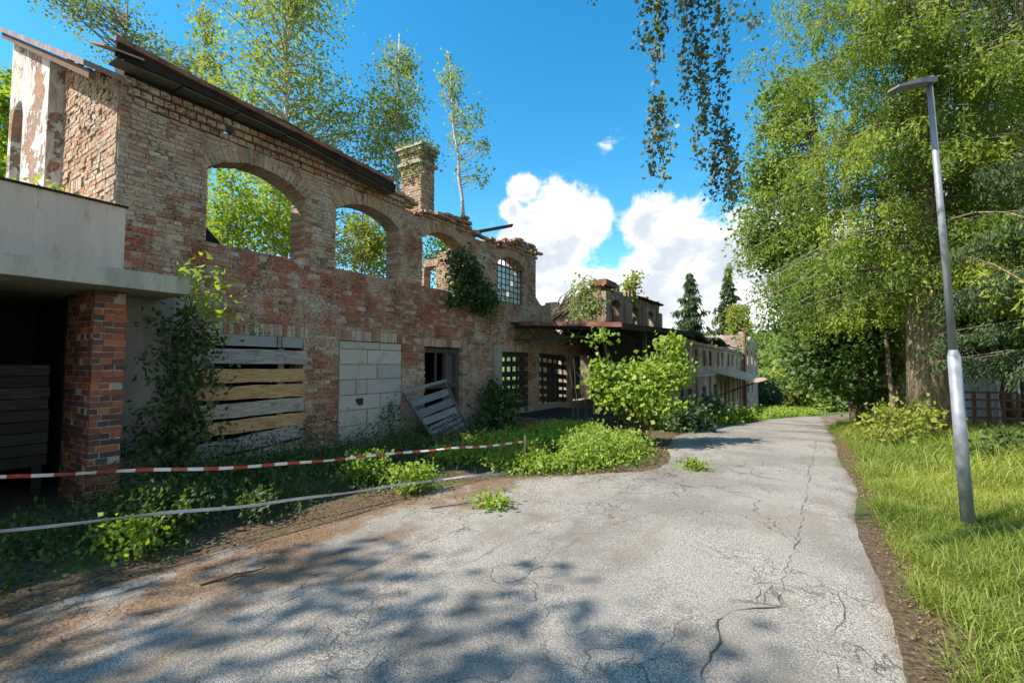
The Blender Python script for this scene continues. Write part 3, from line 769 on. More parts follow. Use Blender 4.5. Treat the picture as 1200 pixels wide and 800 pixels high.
# interior: floor over the ground storey, rear and cross walls, fallen beams
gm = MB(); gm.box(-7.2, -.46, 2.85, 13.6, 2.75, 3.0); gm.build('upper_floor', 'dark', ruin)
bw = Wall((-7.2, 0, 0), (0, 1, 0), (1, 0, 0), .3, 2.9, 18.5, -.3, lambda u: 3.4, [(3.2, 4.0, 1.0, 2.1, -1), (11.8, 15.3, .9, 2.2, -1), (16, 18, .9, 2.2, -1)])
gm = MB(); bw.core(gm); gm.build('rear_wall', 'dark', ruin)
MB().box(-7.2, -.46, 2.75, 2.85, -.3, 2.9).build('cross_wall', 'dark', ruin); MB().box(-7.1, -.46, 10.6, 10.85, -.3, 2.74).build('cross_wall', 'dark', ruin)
xw = Wall((-.5, 10.25, 0), (-1, 0, 0), (0, -1, 0), .3, 0, 4.2, 3.0, lambda u: 5.0-.28*u+.1*math.sin(u*4), [(.75, 1.2, 3.6, 4.6, 0)])
gm = MB(); xw.core(gm, .02, .02); x_o = gm.build('cross_wall', 'mortar', ruin)
lay(xw.bricks(lambda u, z: [(PALE, 4), (TAN, 4), (ORG_, 2), (LIME, 2)], zlo=3.05), x_o, 'brick', 0)
gm = MB(); gm.box(-.95, -.5, 13.5, 13.95, 2.9, 5.3); gm.box(-6, -.5, 13.62, 13.95, 2.9, 3.9); gm.build('end_wall', 'brick', ruin)
for a, b in (((-.7, 3.3, 4.3), (-.5, 4.2, 3.3)), ((-.7, 5.75, 4.05), (-.5, 6.6, 3.25))):
    gm = MB(); gm.beam(a, b, .2, .3, (.03, .028, .025)); gm.build('fallen_beam', 'wood', ruin)
# steel-framed glazed window in the fourth arch
yw0, yw1 = 11.62, 13.26; win = MB()
win.box(-.2, -.15, yw0, yw0+.05, 3.66, 4.85); win.box(-.2, -.15, yw1-.05, yw1, 3.66, 4.85); win.box(-.2, -.15, yw0, yw1, 3.655, 3.7); win.box(-.2, -.15, yw0, yw1, 4.78, 4.83)
NW, NH = 7, 6
for i in range(1, NW): y = yw0+(yw1-yw0)*i/NW; win.box(-.19, -.16, y-.014, y+.014, 3.7, main.arch(OPEN_UP[3], y)-.01)
for i in range(1, NH): z = 3.68+(4.8-3.68)*i/NH; win.box(-.188, -.162, yw0+.04, yw1-.04, z-.014, z+.014)
wf = win.build('window_frame', 'steel_dark', ruin)
for i in range(NW):
    for j in range(NH):
        if (i*5+j*3) % 11 == 7: continue
        y = yw0+(yw1-yw0)*i/NW; z = 3.68+1.12*j/NH
        MB().box(-.178, -.172, y+.016, y+(yw1-yw0)/NW-.016, z+.016, z+1.12/NH-.016).build('pane', 'glass', wf, own=True)
# timber frame in the doorway with the upper transom
dy0, dy1 = 8.52, 9.93; gm = MB()
g_ = (.10, .09, .085)
gm.box(-.22, -.12, dy0, dy0+.09, .0, 2.14, g_); gm.box(-.22, -.12, dy1-.12, dy1, .0, 2.14, g_); gm.box(-.22, -.12, dy0+.09, dy1-.12, 2.02, 2.14, g_); gm.box(-.2, -.13, dy0+.09, dy1-.12, 1.12, 1.24, g_)
gm.box(-.19, -.14, dy0+.5, dy0+.55, 1.24, 2.02, g_); gm.box(-.19, -.14, dy0+.88, dy0+.93, 1.24, 2.02, g_)
gm.build('door_frame', 'wood', ruin)
MB().box(-.27, -.23, dy1-.5, dy1-.13, .0, 2.1, (.14, .125, .115)).build('door_leaf', 'wood', ruin)
# lattice of boards in the opening under the canopy
lat = MB()
for i in range(5): y = 11.9+.33*i; lat.beam((-.12, y, .4), (-.12, y+.03, 2.1), .09, .04, (.06, .05, .045), (1, 0, 0))
for z in (.44, .66, .88, 1.15, 1.42, 1.74, 2.03): lat.beam((-.07, 11.85, z), (-.07, 13.5, z+.02), .04, .17, (.055, .047, .04))
lat.build('window_lattice', 'wood', ruin)
# single-storey wall going on under the canopy
lowp = lambda y: 3.25+.25*math.sin(y*1.9)+.18*math.sin(y*4.7)+(.5 if y < 15 else 0)
lw = Wall((0, 0, 0), (0, 1, 0), (1, 0, 0), .44, 13.99, 21.9, -.8, lowp, [(14.2, 16.4, .3, 2.12, -1), (16.9, 18.6, .3, 2.12, -1)])
gm = MB(); lw.core(gm, .01); low = gm.build('ground_storey_wall', 'mortar', ruin)
lay(lw.bricks(lambda u, z: [(PALE, 3), (GREY, 3), (TAN, 3), (RED, 1.5)], zlo=2.2), low, 'brick', 0)
lat = MB()
for i in range(6): y = 14.25+.4*i; lat.beam((-.12, y, .35), (-.12, y-.05, 2.1), .08, .04, (.06, .05, .045), (1, 0, 0))
for z in (.45, .72, 1.0, 1.3, 1.66, 1.98): lat.beam((-.07, 14.2, z+.1), (-.07, 16.4, z-.05), .04, .18, (.055, .047, .04))
lat.build('window_lattice', 'wood', ruin)

# chimney standing on the wall head
ch = empty('chimney_stack', (-.6, 8.8, 5.35), 'short square brick chimney with mossy cap on the ruin wall', 'chimney')
cw = MB(); cw.box(-.88, -.22, 8.52, 8.98, 5.2, 7.1); cb = cw.build('shaft', 'mortar', ch)
for (o_, u_, n_, l_) in (((-.9, 8.5, 0), (1, 0, 0), (0, -1, 0), .7), ((-.2, 8.5, 0), (0, 1, 0), (1, 0, 0), .5), ((-.2, 9.0, 0), (-1, 0, 0), (0, 1, 0), .7), ((-.9, 9.0, 0), (0, -1, 0), (-1, 0, 0), .5)):
    cw = Wall(o_, u_, n_, .1, 0, l_, 5.3, lambda u: 7.1, [])
    lay(cw.bricks(lambda u, z: [(TAN, 4), (PALE, 3), (ORG_, 2), (GREY, 2), (BLK, 1 if z > 6.6 else .2)], miss=.02), cb, 'brick', 60 if n_[1] < 0 else 0)
cw = MB(); cw.box(-.97, -.13, 8.43, 9.07, 6.78, 6.86); cw.box(-.95, -.15, 8.45, 9.05, 7.1, 7.2); cw.box(-1.0, -.1, 8.4, 9.1, 7.2, 7.27); cw.build('cap', 'concrete', ch)
P = np.array([(R.uniform(-1., -.08), R.uniform(8.38, 9.1), 7.27+abs(R.gauss(0, .07))) for _ in range(500)]+[(R.uniform(-.8, -.1), 8.42+R.gauss(0, .04), R.uniform(6.4, 7.3)) for _ in range(260)]+[(-.12+R.gauss(0, .04), R.uniform(8.4, 9), R.uniform(6.8, 7.3)) for _ in range(160)])
leaf_obj('moss', P, .07, .05, 'pear_leaf', ch)

# broken plank sticking out of the wall head
gm = MB(); gm.beam((-.6, 10.9, 5.6), (.35, 11.9, 5.95), .22, .05, (.07, .05, .045))
tag(gm.build('broken_plank', 'wood'), 'dark broken plank jutting out over the ruin wall head', 'plank')

# boarded opening
hoard = empty('plank_hoarding', (.05, 4.38, 0), 'rough boards nailed in gaps across the wide ground-floor opening', 'hoarding')
zz = [(2.06, 2.20, 'c'), (1.72, 1.96, 'g'), (1.42, 1.64, 'y'), (1.15, 1.37, 'y'), (.87, 1.10, 'g2'), (.62, .83, 'y'), (.33, .57, 'g'), (.06, .29, 'g2'), (-.2, .02, 'g')]
WC = {'c': (.30, .31, .30), 'g': (.36, .34, .32), 'g2': (.43, .385, .32), 'y': (.54, .335, .17)}
for k, (z0, z1, c) in enumerate(zz):
    if c == 'c': continue
    tl = R.uniform(-.03, .015)+(-.06 if k > 5 else 0); y0 = 3.5-R.uniform(0, .12)-(.15 if k == 2 else 0); y1 = 5.26+R.uniform(-.03, .02); d = .035+.012*(k % 2)
    gm = MB(); n = 6; ed = [R.uniform(-.012, .012) for _ in range(2*n+2)]
    for i in range(n):
        ya, yb = y0+(y1-y0)*i/n, y0+(y1-y0)*(i+1)/n; sa, sb = -tl*(i/n-.5)*2, -tl*((i+1)/n-.5)*2
        gm.hexa([(d+.03, ya, z0+sa+ed[i]), (d, ya, z0+sa+ed[i]), (d, yb, z0+sb+ed[i+1]), (d+.03, yb, z0+sb+ed[i+1]), (d+.03, ya, z1+sa+ed[n+i]), (d, ya, z1+sa+ed[n+i]), (d, yb, z1+sb+ed[n+i+1]), (d+.03, yb, z1+sb+ed[n+i+1])], jitter(WC[c], .0))
    gm.build('plank', 'wood', hoard)
gm = MB(); gm.box(.005, .04, 4.75, 4.85, -.2, 2.0, (.2, .17, .14)); gm.box(.005, .04, 3.6, 3.7, -.2, 2.0, (.2, .17, .14)); gm.build('batten', 'wood', hoard)
MB().box(-.2, .02, 3.54, 4.72, 2.02, 2.2, (.33, .34, .33)).build('lintel_block', 'block', ruin); MB().box(-.2, .022, 4.74, 4.8, 2.02, 2.2, (.36, .36, .35)).build('lintel_block', 'block', ruin); MB().box(-.2, .018, 4.82, 5.22, 2.02, 2.2, (.33, .35, .34)).build('lintel_block', 'block', ruin)

# grey block infill
inf = MB(); inf.box(-.3, -.03, 6.04, 7.70, -.2, 2.19); infill = inf.build('block_infill', 'mortar', ruin)
rows = [(2.03, 2.19, [1.02, .64]), (1.72, 2.03, [.69, .97]), (1.41, 1.72, [.96, .70]), (1.10, 1.41, [.41, .28, .97]), (.79, 1.10, [1.06, .60]), (.48, .79, [.70, .96]), (.17, .48, [1.06, .6]), (-.14, .17, [.69, .97])]
for z0, z1, ls in rows:
    y = 6.03; sc = 1.68/sum(ls)
    for l_ in ls:
        y1 = y+l_*sc; pr = R.uniform(.0, .012); c = jitter((.52, .485, .43), .10); g = .011
        x0 = -.12
        if abs(z0-.79) < .01 and l_ > 1:   # broken hole in this block
            hy, hz, hr = y+.52, z0+.16, .1
            gm = MB()
            gm.box(x0, pr, y+g, hy-hr, z0+g, z1-g, c); gm.box(x0, pr, hy+hr, y1-g, z0+g, z1-g, c); gm.box(x0, pr-.002, hy-hr, hy+hr, z0+g, hz-hr*.75, c); gm.box(x0, pr-.003, hy-hr, hy+hr, hz+hr*.7, z1-g, c)
            gm.hexa([(x0, hy-hr, hz-hr*.75), (pr-.001, hy-hr, hz-hr*.75), (pr-.001, hy-hr*.4, hz-hr*.75), (x0, hy-hr*.4, hz-hr*.75), (x0, hy-hr, hz), (pr-.001, hy-hr, hz), (pr-.001, hy-hr*.95, hz), (x0, hy-hr*.95, hz)], c)
            gm.build('block', 'block', infill, own=True)
            MB().box(-.1, -.02, hy-hr, hy+hr, hz-hr, hz+hr).build('hole_shade', 'dark', infill)  # dark box in the hole stands in for its shade
        else:
            MB().box(x0, pr, y+g, y1-g, z0+g, z1-g, c).build('block', 'block', infill, own=True)
        y = y1

# fallen slatted shutter leaning by the doorway
sh = empty('slatted_shutter', (.55, 8.4, 0), 'grey slatted wooden shutter leaning askew below the doorway', 'shutter')
A, B, C_, D_ = onX(470, 459, .38), onX(519, 446, .28), onX(547, 503, .72), onX(512, 522, .88)
def bil(u, v): return A.lerp(B, u).lerp(D_.lerp(C_, u), v)
for k, (v0, v1) in enumerate([(.17, .29), (.36, .49), (.52, .64), (.665, .73), (.75, .83), (.85, .92), (.94, 1.0)]):
    e = R.uniform(-.012, .012)
    MB().plank(bil(.02, v0+e), bil(.02, v1+e), bil(.985, v1-e), bil(.985, v0-e), .025, jitter((.25, .245, .25), .15)).build('slat', 'wood', sh)
for a, b in ((A, D_), (B, C_)):
    gm = MB(); gm.beam(a+Vector((.035, 0, 0)), b+Vector((.035, 0, 0)), .045, .05, (.15, .145, .14), (1, 0, 0)); gm.build('stile', 'wood', sh)
gm = MB(); gm.beam(A+Vector((.06, -.02, .0)), B+Vector((.06, .05, .01)), .06, .06, (.33, .32, .31)); gm.build('top_rail', 'wood', sh)

# ------------------------------------------------------------------ porch annex at the left
pa = empty('porch_annex', (0, 0, 0), 'flat-roofed concrete porch with pinkish parapet and clinker brick pillar', 'annex')
MB().box(-.5, 1.0, -4, 2.92, 2.63, 2.85).build('roof_slab', 'concrete', pa)
MB().box(-7, -.5, -4, 2.38, 2.66, 2.84).build('terrace_deck', 'concrete', pa)
MB().box(.25, .5, -4, 2.36, 2.853, 3.72).build('parapet', 'plaster_pink', pa)
MB().box(.22, .53, -4, 2.38, 3.722, 3.745).build('parapet_flashing', 'tar', pa)
pm = MB(); pm.box(-.42, .542, 2.078, 2.385, -.25, 2.6); Wall.blend = 0.; pil = pm.build('pillar', 'joint', pa)
def pal_p(u, z): return [((.30, .10, .05), 3), ((.12, .055, .045), 3), ((.20, .075, .05), 3), ((.075, .055, .055), 2), ((.36, .14, .06), 1)]
pb = []
wl = Wall((.55, 2.07, 0), (0, 1, 0), (1, 0, 0), .1, 0, .335, -.2, lambda u: 2.6, []); pb += wl.bricks(pal_p, .0765, .225, .115, .009, 0, depth=.05)
nfront = len(pb)
wl = Wall((-.42, 2.07, 0), (1, 0, 0), (0, -1, 0), .1, 0, .96, -.2, lambda u: 2.6, []); pb += wl.bricks(pal_p, .0765, .225, .115, .009, 0, depth=.02)
wl = Wall((.53, 2.40, 0), (-1, 0, 0), (0, 1, 0), .1, 0, .5, -.2, lambda u: 2.6, []); pb += wl.bricks(pal_p, .0765, .225, .115, .009, 0, depth=.01)
lay(pb, pil, 'clinker', 280); Wall.blend = .30
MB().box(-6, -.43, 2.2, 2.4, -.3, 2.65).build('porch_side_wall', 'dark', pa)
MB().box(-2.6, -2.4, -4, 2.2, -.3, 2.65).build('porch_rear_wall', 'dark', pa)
MB().box(-2.4, 1.0, -4.2, -4.0, -.3, 2.65).build('porch_end_wall', 'dark', pa)  # unseen, closes the porch so its inside stays dark
MB().box(-.2, .5, -4, 1.15, -.2, 2.62).build('porch_shade_wall', 'plaster_grey', pa)  # out of view, lengthened to keep light out of the porch
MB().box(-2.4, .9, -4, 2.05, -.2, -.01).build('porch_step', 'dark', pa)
pdr = empty('board_door', (-.85, 1.2, 0), 'dark door of horizontal boards deep inside the porch', 'door')
for k in range(9):
    z = .36+.15*k; MB().box(-.85, -.82, .5, 2.03+R.uniform(-.01, .01), z+.006, z+.144, jitter((.085, .08, .075), .25)).build('board', 'wood', pdr)
MB().box(-.9, -.852, .55, .65, .0, 1.7, (.06, .055, .05)).build('post', 'wood', pdr); MB().box(-.9, -.852, 1.9, 2.0, .0, 1.7, (.06, .055, .05)).build('post', 'wood', pdr)

# ------------------------------------------------------------------ loading canopy
cn = empty('loading_canopy', (1.8, 16, 0), 'sagging dark canopy roof with rusty edge on steel trusses', 'canopy')
gm = MB(); CY = [12.35, 13.6, 15, 16.6, 18.2, 20, 21.9]; CZ = [2.84, 2.88, 2.93, 2.99, 3.05, 3.08, 3.05]
for i in range(6):
    y0, y1, z0, z1 = CY[i], CY[i+1], CZ[i], CZ[i+1]
    gm.hexa([(3.55, y0, z0-.06), (.01, y0, 3.0), (.01, y1, 3.05), (3.5, y1, z1-.06), (3.55, y0, z0), (.01, y0, 3.06), (.01, y1, 3.11), (3.5, y1, z1)])
gm.build('roof_deck', 'tar', cn)
gm = MB(); gm.hexa([(3.62, 12.27, 2.74), (.35, 12.27, 2.93), (.35, 12.33, 2.93), (3.62, 12.33, 2.74), (3.62, 12.27, 2.87), (.35, 12.27, 3.06), (.35, 12.33, 3.06), (3.62, 12.33, 2.87)]); gm.build('edge_flashing', 'rust', cn)
gm = MB()
for i in range(6): gm.hexa([(3.60, CY[i], CZ[i]-.16), (3.57, CY[i], CZ[i]-.16), (3.57, CY[i+1], CZ[i+1]-.16), (3.60, CY[i+1], CZ[i+1]-.16), (3.60, CY[i], CZ[i]+.02), (3.57, CY[i], CZ[i]+.02), (3.57, CY[i+1], CZ[i+1]+.02), (3.60, CY[i+1], CZ[i+1]+.02)])
gm.build('fascia', 'tar', cn)
for y in (12.6, 16.2, 20):
    gm = MB(); gm.beam((.0, y, 2.9), (3.4, y, 2.74), .06, .08); gm.beam((.0, y, 2.5), (3.4, y, 2.55), .05, .06)
    for i in range(5): gm.beam((.1+.66*i, y, 2.5), (.43+.66*i, y, 2.86), .03, .03); gm.beam((.43+.66*i, y, 2.86), (.76+.66*i, y, 2.52), .03, .03)
    gm.build('truss', 'steel_dark', cn)
for y in (15.4, 20.6):
    gm = MB(); gm.beam((3.3, y, hgt(3.3, y)-.1), (3.3, y, 2.9), .12, .12); gm.build('post', 'steel_dark', cn)
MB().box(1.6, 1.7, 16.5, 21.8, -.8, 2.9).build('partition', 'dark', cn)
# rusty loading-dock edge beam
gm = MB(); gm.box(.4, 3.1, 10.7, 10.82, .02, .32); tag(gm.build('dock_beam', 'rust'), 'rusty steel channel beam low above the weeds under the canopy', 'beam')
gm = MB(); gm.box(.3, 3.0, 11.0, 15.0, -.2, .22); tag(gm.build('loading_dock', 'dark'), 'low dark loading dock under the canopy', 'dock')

# ------------------------------------------------------------------ roofless upper storey behind the canopy
up_ = empty('ruined_upper_storey', (0, 24.5, 0), 'roofless grey brick upper storey with pilasters rising behind the canopy', 'building')
uw = Wall((0, 0, 0), (0, 1, 0), (1, 0, 0), .45, 19.9, 29.6, -1.2, lambda y: 5.25+.06*math.sin(y*3)+(.12 if y < 21.2 else 0), [(21.3, 22.6, 3.6, 4.7, .2), (24.2, 25.5, 3.6, 4.7, .2), (27, 28.3, 3.6, 4.7, .2)])
gm = MB(); uw.core(gm, .01, 0, (.34, .24, .17)); u_o = gm.build('facade', 'brick', up_)
gm = MB()
for i in range(8): gm.box(-.46-.6*(i+1), -.46-.6*i, 19.9, 20.3, 2.5, 5.2-.16*i-.14*((i*7) % 3), TAN)
gm.build('side_wall', 'brick', up_)
for i in range(16): y = 20.1+.6*i; MB().box(-.44+.01*(i % 2), .02+.02*(i % 3), y, y+.3+.05*(i % 4), 5.2, 5.36+.1*((i*5) % 4), TAN).build('parapet_fragment', 'brick', up_)
for y in (19.9, 23.2, 26.1, 29.0):
    gm = MB(); gm.box(.012, .24, y, y+.4, -1, 4.95+.1*math.sin(y), (.46, .35, .27)); gm.build('pilaster', 'brick', up_)
gm = MB(); gm.box(-.5, .32, 19.75, 21.1, 5.3, 5.56); gm.build('cornice_piece', 'rust', up_)
gm = MB(); gm.hexa([(.22, 24.6, 5.33), (-.6, 24.6, 5.35), (-.6, 29.75, 5.42), (.22, 29.75, 5.40), (.26, 24.6, 5.42), (-.6, 24.6, 5.5), (-.6, 29.75, 5.55), (.26, 29.75, 5.5)])
MB().box(-1.2, -1.0, 20.4, 29.5, -1, 5.15).build('dark_inner_wall', 'dark', up_)  # added behind the arched windows so they look dark inside
gm.build('roof_strip', 'tar', up_)

# ------------------------------------------------------------------ far factory block
FX = 2.5
fb_ = empty('long_factory_building', (FX, 35, hgt(FX, 35)), 'long grey plastered two-storey factory block with paired windows and collapsing roof', 'building')
def YX(px, py=420): return onX(px, py, FX).y
ops = []
prs = [(825.6, 832.4), (841.6, 846.6), (853.6, 858), (863.6, 867.0)]
for a, b in prs:
    for c in (a, b):
        y = YX(c); ops.append((y-.47, y+.47, 1.66, 2.62, -1))
for c in (806, 816): y = YX(c); ops.append((y-.4, y+.4, 1.65, 2.6, -1))
for a, b in (((25.5, 26.4)), (29.5, 30.6), (33.2, 34.6), (37.5, 38.5), (40, 41), (42.5, 43.5), (44.6, 45.4)): ops.append((a, b, -1.1 if a < 32 else -1.3, .45, -1))
fz = lambda y: 3.05+.05*math.sin(y)
fw_ = Wall((FX, 0, 0), (0, 1, 0), (1, 0, 0), .4, 22.0, 47.6, -3.5, fz, ops)
gm = MB(); fw_.core(gm); gm.build('facade', 'plaster_far', fb_)
for op in ops:
    if op[2] > 0:
        gm = MB(); gm.box(FX-.16, FX-.12, op[0]+.38, op[0]+.46, op[2], op[3]); gm.box(FX-.16, FX-.12, op[0], op[1], op[3]-.3, op[3]-.24); gm.build('window_frame', 'steel_dark', fb_)
gm = MB(); gm.box(FX-7, FX-.41, 22.0, 22.35, -3, 3.0); gm.box(FX-7, FX-6.8, 22.4, 47, -3.5, 2.9); gm.box(FX-6.8, FX-.41, 30, 30.2, -3, 2.9); gm.box(FX-6.8, FX-.41, 38.9, 39.1, -3, 2.9); gm.build('dark_inner_wall', 'dark', fb_)
MB().box(FX-6.9, FX-.42, 22.36, 47.5, .7, .9).build('upper_floor', 'dark', fb_)
# roof: sagging dark overhang over the first two thirds, pale tile beyond
gm = MB(); n = 26
def rz(i): y = 22.2+.62*i; return 3.12+.35*abs(math.sin((y-22.2)*.42))*(1 if y < 36 else .6)
for i in range(n):
    y0, y1 = 22.2+.62*i, 22.2+.62*(i+1); a, b = rz(i), rz(i+1)
    gm.hexa([(FX+.35, y0, a-.1), (FX-5, y0, a+.25), (FX-5, y1, b+.25), (FX+.35, y1, b-.1), (FX+.35, y0, a+.05), (FX-5, y0, a+.4), (FX-5, y1, b+.4), (FX+.35, y1, b+.05)])
gm.build('sagging_roof', 'tar', fb_)
gm = MB(); gm.hexa([(FX+.3, 38.4, 3.05), (FX-3.5, 38.4, 4.5), (FX-3.5, 47, 4.6), (FX+.3, 47, 3.05), (FX+.3, 38.4, 3.15), (FX-3.5, 38.4, 4.6), (FX-3.5, 47, 4.7), (FX+.3, 47, 3.15)]); gm.build('tile_roof', 'roof_pale', fb_)
# awning
gm = MB(); gm.hexa([(FX+2.3, 35.5, .5), (FX, 33.2, 1.25), (FX, 46.5, 1.2), (FX+2.3, 46.5, .45), (FX+2.3, 35.5, .56), (FX, 33.2, 1.31), (FX, 46.5, 1.26), (FX+2.3, 46.5, .51)]); gm.build('awning', 'awning', fb_)
for y in (33.8, 40, 46.2):
    gm = MB(); gm.beam((FX+2.0, y, .52), (FX, y, -.4), .08, .08); gm.build('awning_bracket', 'rust', fb_)
for y in (23.5, 27.4, 31.5, 35.6, 39.2, 41.7, 46.2):
    gm = MB(); gm.box(FX+.002, FX+.14, y, y+.5, -3.5, 1.05); gm.build('pier', 'plaster_far', fb_)
gm = MB(); gm.box(FX+.003, FX+.1, 22.05, 47.5, 1.06, 1.2); gm.build('string_course', 'concrete', fb_)
gm = MB(); gm.box(FX+.003, FX+.16, 22.05, 47.5, 2.82, 2.98); gm.build('eaves_cornice', 'plaster_far', fb_)
# stair tower at its end
tw = empty('stair_tower', (FX, 54, hgt(FX, 54)), 'taller brick stair tower closing the end of the factory block', 'tower')
tw_w = Wall((FX+.25, 0, 0), (0, 1, 0), (1, 0, 0), .4, 47.6, 60.5, -4.4, lambda y: 4.5+.3*math.sin(y*.7), [(50, 51.2, 1.8, 3.2, -1), (54, 55.2, 1.8, 3.2, -1), (50, 51.2, -1, .6, -1), (54, 55.2, -1, .6, -1), (57.5, 58.5, 1.6, 3, -1)])
gm = MB(); tw_w.core(gm); gm.build('front_wall', 'plaster_far', tw)
gm = MB(); gm.box(FX-6, FX-.16, 47.6, 48, -4.4, 4.5); gm.box(FX-6, FX-.16, 60.1, 60.5, -4.4, 4.4); gm.box(FX-6.4, FX-6, 47.6, 60.5, -4.4, 4.4); gm.build('side_wall', 'plaster_far', tw)
MB().box(FX-2.6, FX-2.4, 48.1, 60, -4.2, 4.3).build('dark_inner_wall', 'dark', tw)  # added backing that keeps the tower windows dark
gm = MB(); gm.box(FX+.26, FX+.4, 47.5, 48.3, -4, 5.0); gm.build('red_brick_pier', 'rust', tw)

# ------------------------------------------------------------------ street lamp
g0 = onZ(1135, 610, .06); dep = (g0-CAM).dot(FW); tp_ = pt(1089, 96, dep)
lp = empty('street_lamp', (g0.x, g0.y, g0.z), 'slim galvanised street lamp post with flat head on the grass verge', 'street lamp')
gm = MB(); gm.tube([g0+Vector((0, 0, -.2)), g0.lerp(tp_, .375)], [.058, .054], 18); gm.build('sleeve', 'galv', lp, smooth=True)
gm = MB(); gm.tube([g0.lerp(tp_, .375), g0.lerp(tp_, .39)], [.054, .036], 18, cap=False); gm.build('collar', 'galv', lp, smooth=True)
gm = MB(); gm.tube([g0.lerp(tp_, .385), tp_], [.036, .026], 16); gm.build('pole', 'galv', lp, smooth=True)
dr_ = g0.lerp(tp_, .12); fr = (CAM-dr_); fr.z = 0; fr.normalize(); sdv = Vector((-fr.y, fr.x, 0))
gm = MB(); gm.hexa([dr_+fr*.045-sdv*.03, dr_+fr*.045+sdv*.03, dr_+fr*.0605+sdv*.022, dr_+fr*.0605-sdv*.022, dr_+fr*.045-sdv*.03+Vector((-.004, 0, .26)), dr_+fr*.045+sdv*.03+Vector((-.004, 0, .26)), dr_+fr*.0595+sdv*.022+Vector((-.004, 0, .26)), dr_+fr*.0595-sdv*.022+Vector((-.004, 0, .26))]); gm.build('access_door', 'lamp', lp)
hd_ = pt(1047, 104, dep-.12); dv_ = (hd_-tp_)
gm = MB(); s_ = dv_.cross(Vector((0, 0, 1))).normalized()*.085; u_ = Vector((0, 0, .03))
a_, b_, c_ = tp_-dv_*.12, tp_+dv_*.45, hd_
gm.hexa([a_-s_*.5-u_, a_+s_*.5-u_, b_+s_-u_*.7, b_-s_-u_*.7, a_-s_*.5+u_, a_+s_*.5+u_, b_+s_+u_, b_-s_+u_]); gm.hexa([b_-s_-u_*.7, b_+s_-u_*.7, c_+s_*.7-u_*.3, c_-s_*.7-u_*.3, b_-s_+u_, b_+s_+u_, c_+s_*.7+u_*.3, c_-s_*.7+u_*.3])
gm.build('lamp_head', 'lamp', lp)
gm = MB(); gm.beam(tp_+Vector((0, 0, -.04)), tp_+Vector((0, 0, .045)), .065, .065); gm.build('head_joint', 'lamp', lp)

# ------------------------------------------------------------------ barrier tapes
def ribbon(name, pts, wd, m, label, twist=.0, per=.27):
    P_ = []
    for a, b in zip(pts, pts[1:]):
        n = max(2, int((b-a).length/.12))
        P_ += [a.lerp(b, i/n) for i in range(n)]
    P_.append(pts[-1]); vs = []; al = []; L_ = 0
    for i, p in enumerate(P_):
        if i: L_ += (p-P_[i-1]).length
        d = (P_[min(i+1, len(P_)-1)]-P_[max(i-1, 0)]).normalized()
        p = p+Vector((0, 0, .012*math.sin(L_*1.7)+.006*math.sin(L_*5.1))); a = twist*1.6*math.sin(L_*.9)+.4*math.sin(L_*2.3)+.25*math.sin(L_*6.1); up = Vector((math.sin(a), 0, math.cos(a))); n_ = d.cross(up).normalized()*.001
        h = up*wd/2
        vs += [p-h-n_, p+h-n_, p+h+n_, p-h+n_]; al += [L_/per]*4
    mb = MB(); mb.add(vs, [(4*i+k, 4*i+(k+1) % 4, 4*i+4+(k+1) % 4, 4*i+4+k) for i in range(len(P_)-1) for k in range(4)])
    o = mb.build(name, m); at = o.data.attributes.new('along', 'FLOAT', 'POINT'); at.data.foreach_set('value', al)
    return tag(o, label, 'barrier tape')
def line(pxs, xs_): return [onX(a, b, x) for (a, b), x in zip(pxs, xs_)]
ribbon('barrier_tape', line([(-160, 565), (0, 560), (150, 553), (300, 545), (450, 533), (560, 523), (612, 517)], [2.45, 2.5, 2.65, 2.85, 3.2, 3.55, 3.8]), .032, 'tape', 'red and white striped barrier tape stretched past the porch pillar', .3)
ribbon('fallen_tape', line([(-160, 640), (0, 624), (150, 607), (300, 590), (400, 577), (440, 572), (520, 562), (628, 549)], [2.9, 2.95, 3.05, 3.2, 3.33, 3.4, 3.6, 4.0]), .03, 'tape_white', 'plain pale tape hanging low below the striped one', .35)

k0 = onX(613, 516, 3.81); gm = MB(); gm.beam((k0.x, k0.y+.02, -.2), (k0.x+.02, k0.y+.03, k0.z+.08), .035, .035, (.25, .19, .13)); tag(gm.build('wooden_stake', 'wood'), 'short wooden stake holding the end of the striped tape', 'stake')
# small leaning metal stake by the maple bush
s0 = onZ(743, 518, .0); gm = MB(); s1 = pt(742, 487, (s0-CAM).dot(FW)); s2 = pt(752, 479, (s0-CAM).dot(FW))
gm.tube([s0-Vector((0, 0, .2)), s1, s2], [.022, .022, .018], 8); tag(gm.build('metal_stake', 'galv', smooth=True), 'thin grey metal stake with bent tip in front of the bush', 'stake')

# ------------------------------------------------------------------ fence and shed at the right
fe = empty('lattice_fence', (13, 20, hgt(13, 20)), 'brown wooden lattice fence behind the lamp post', 'fence')
fz0 = .25
F0, F1 = Vector((11.3, 19.0, 0)), Vector((15.5, 20.5, 0)); fd = (F1-F0).normalized()
for k in range(12):
    p = F0+fd*(.36*k); MB().beam(p+Vector((0, 0, hgt(p.x, p.y)-.05)), p+Vector((0, 0, .95)), .09, .025, None, (-.3, 1, 0)).build('slat', 'fence', fe)
for z in (.15, .42, .68, .9):
    MB().beam(F0+Vector((0, -.04, z)), F1+Vector((0, -.04, z)), .03, .07).build('rail', 'fence', fe)
for k in range(3):
    p = F0+fd*(2.0*k)+Vector((0, .06, 0)); MB().beam(p+Vector((0, 0, -.8)), p+Vector((0, 0, 1.25 if k != 1 else 1.6)), .11, .11).build('post', 'fence', fe)
sd_ = empty('sheet_metal_shed', (15, 25, hgt(15, 25)), 'pale blue corrugated sheet shed behind the brown fence', 'shed')
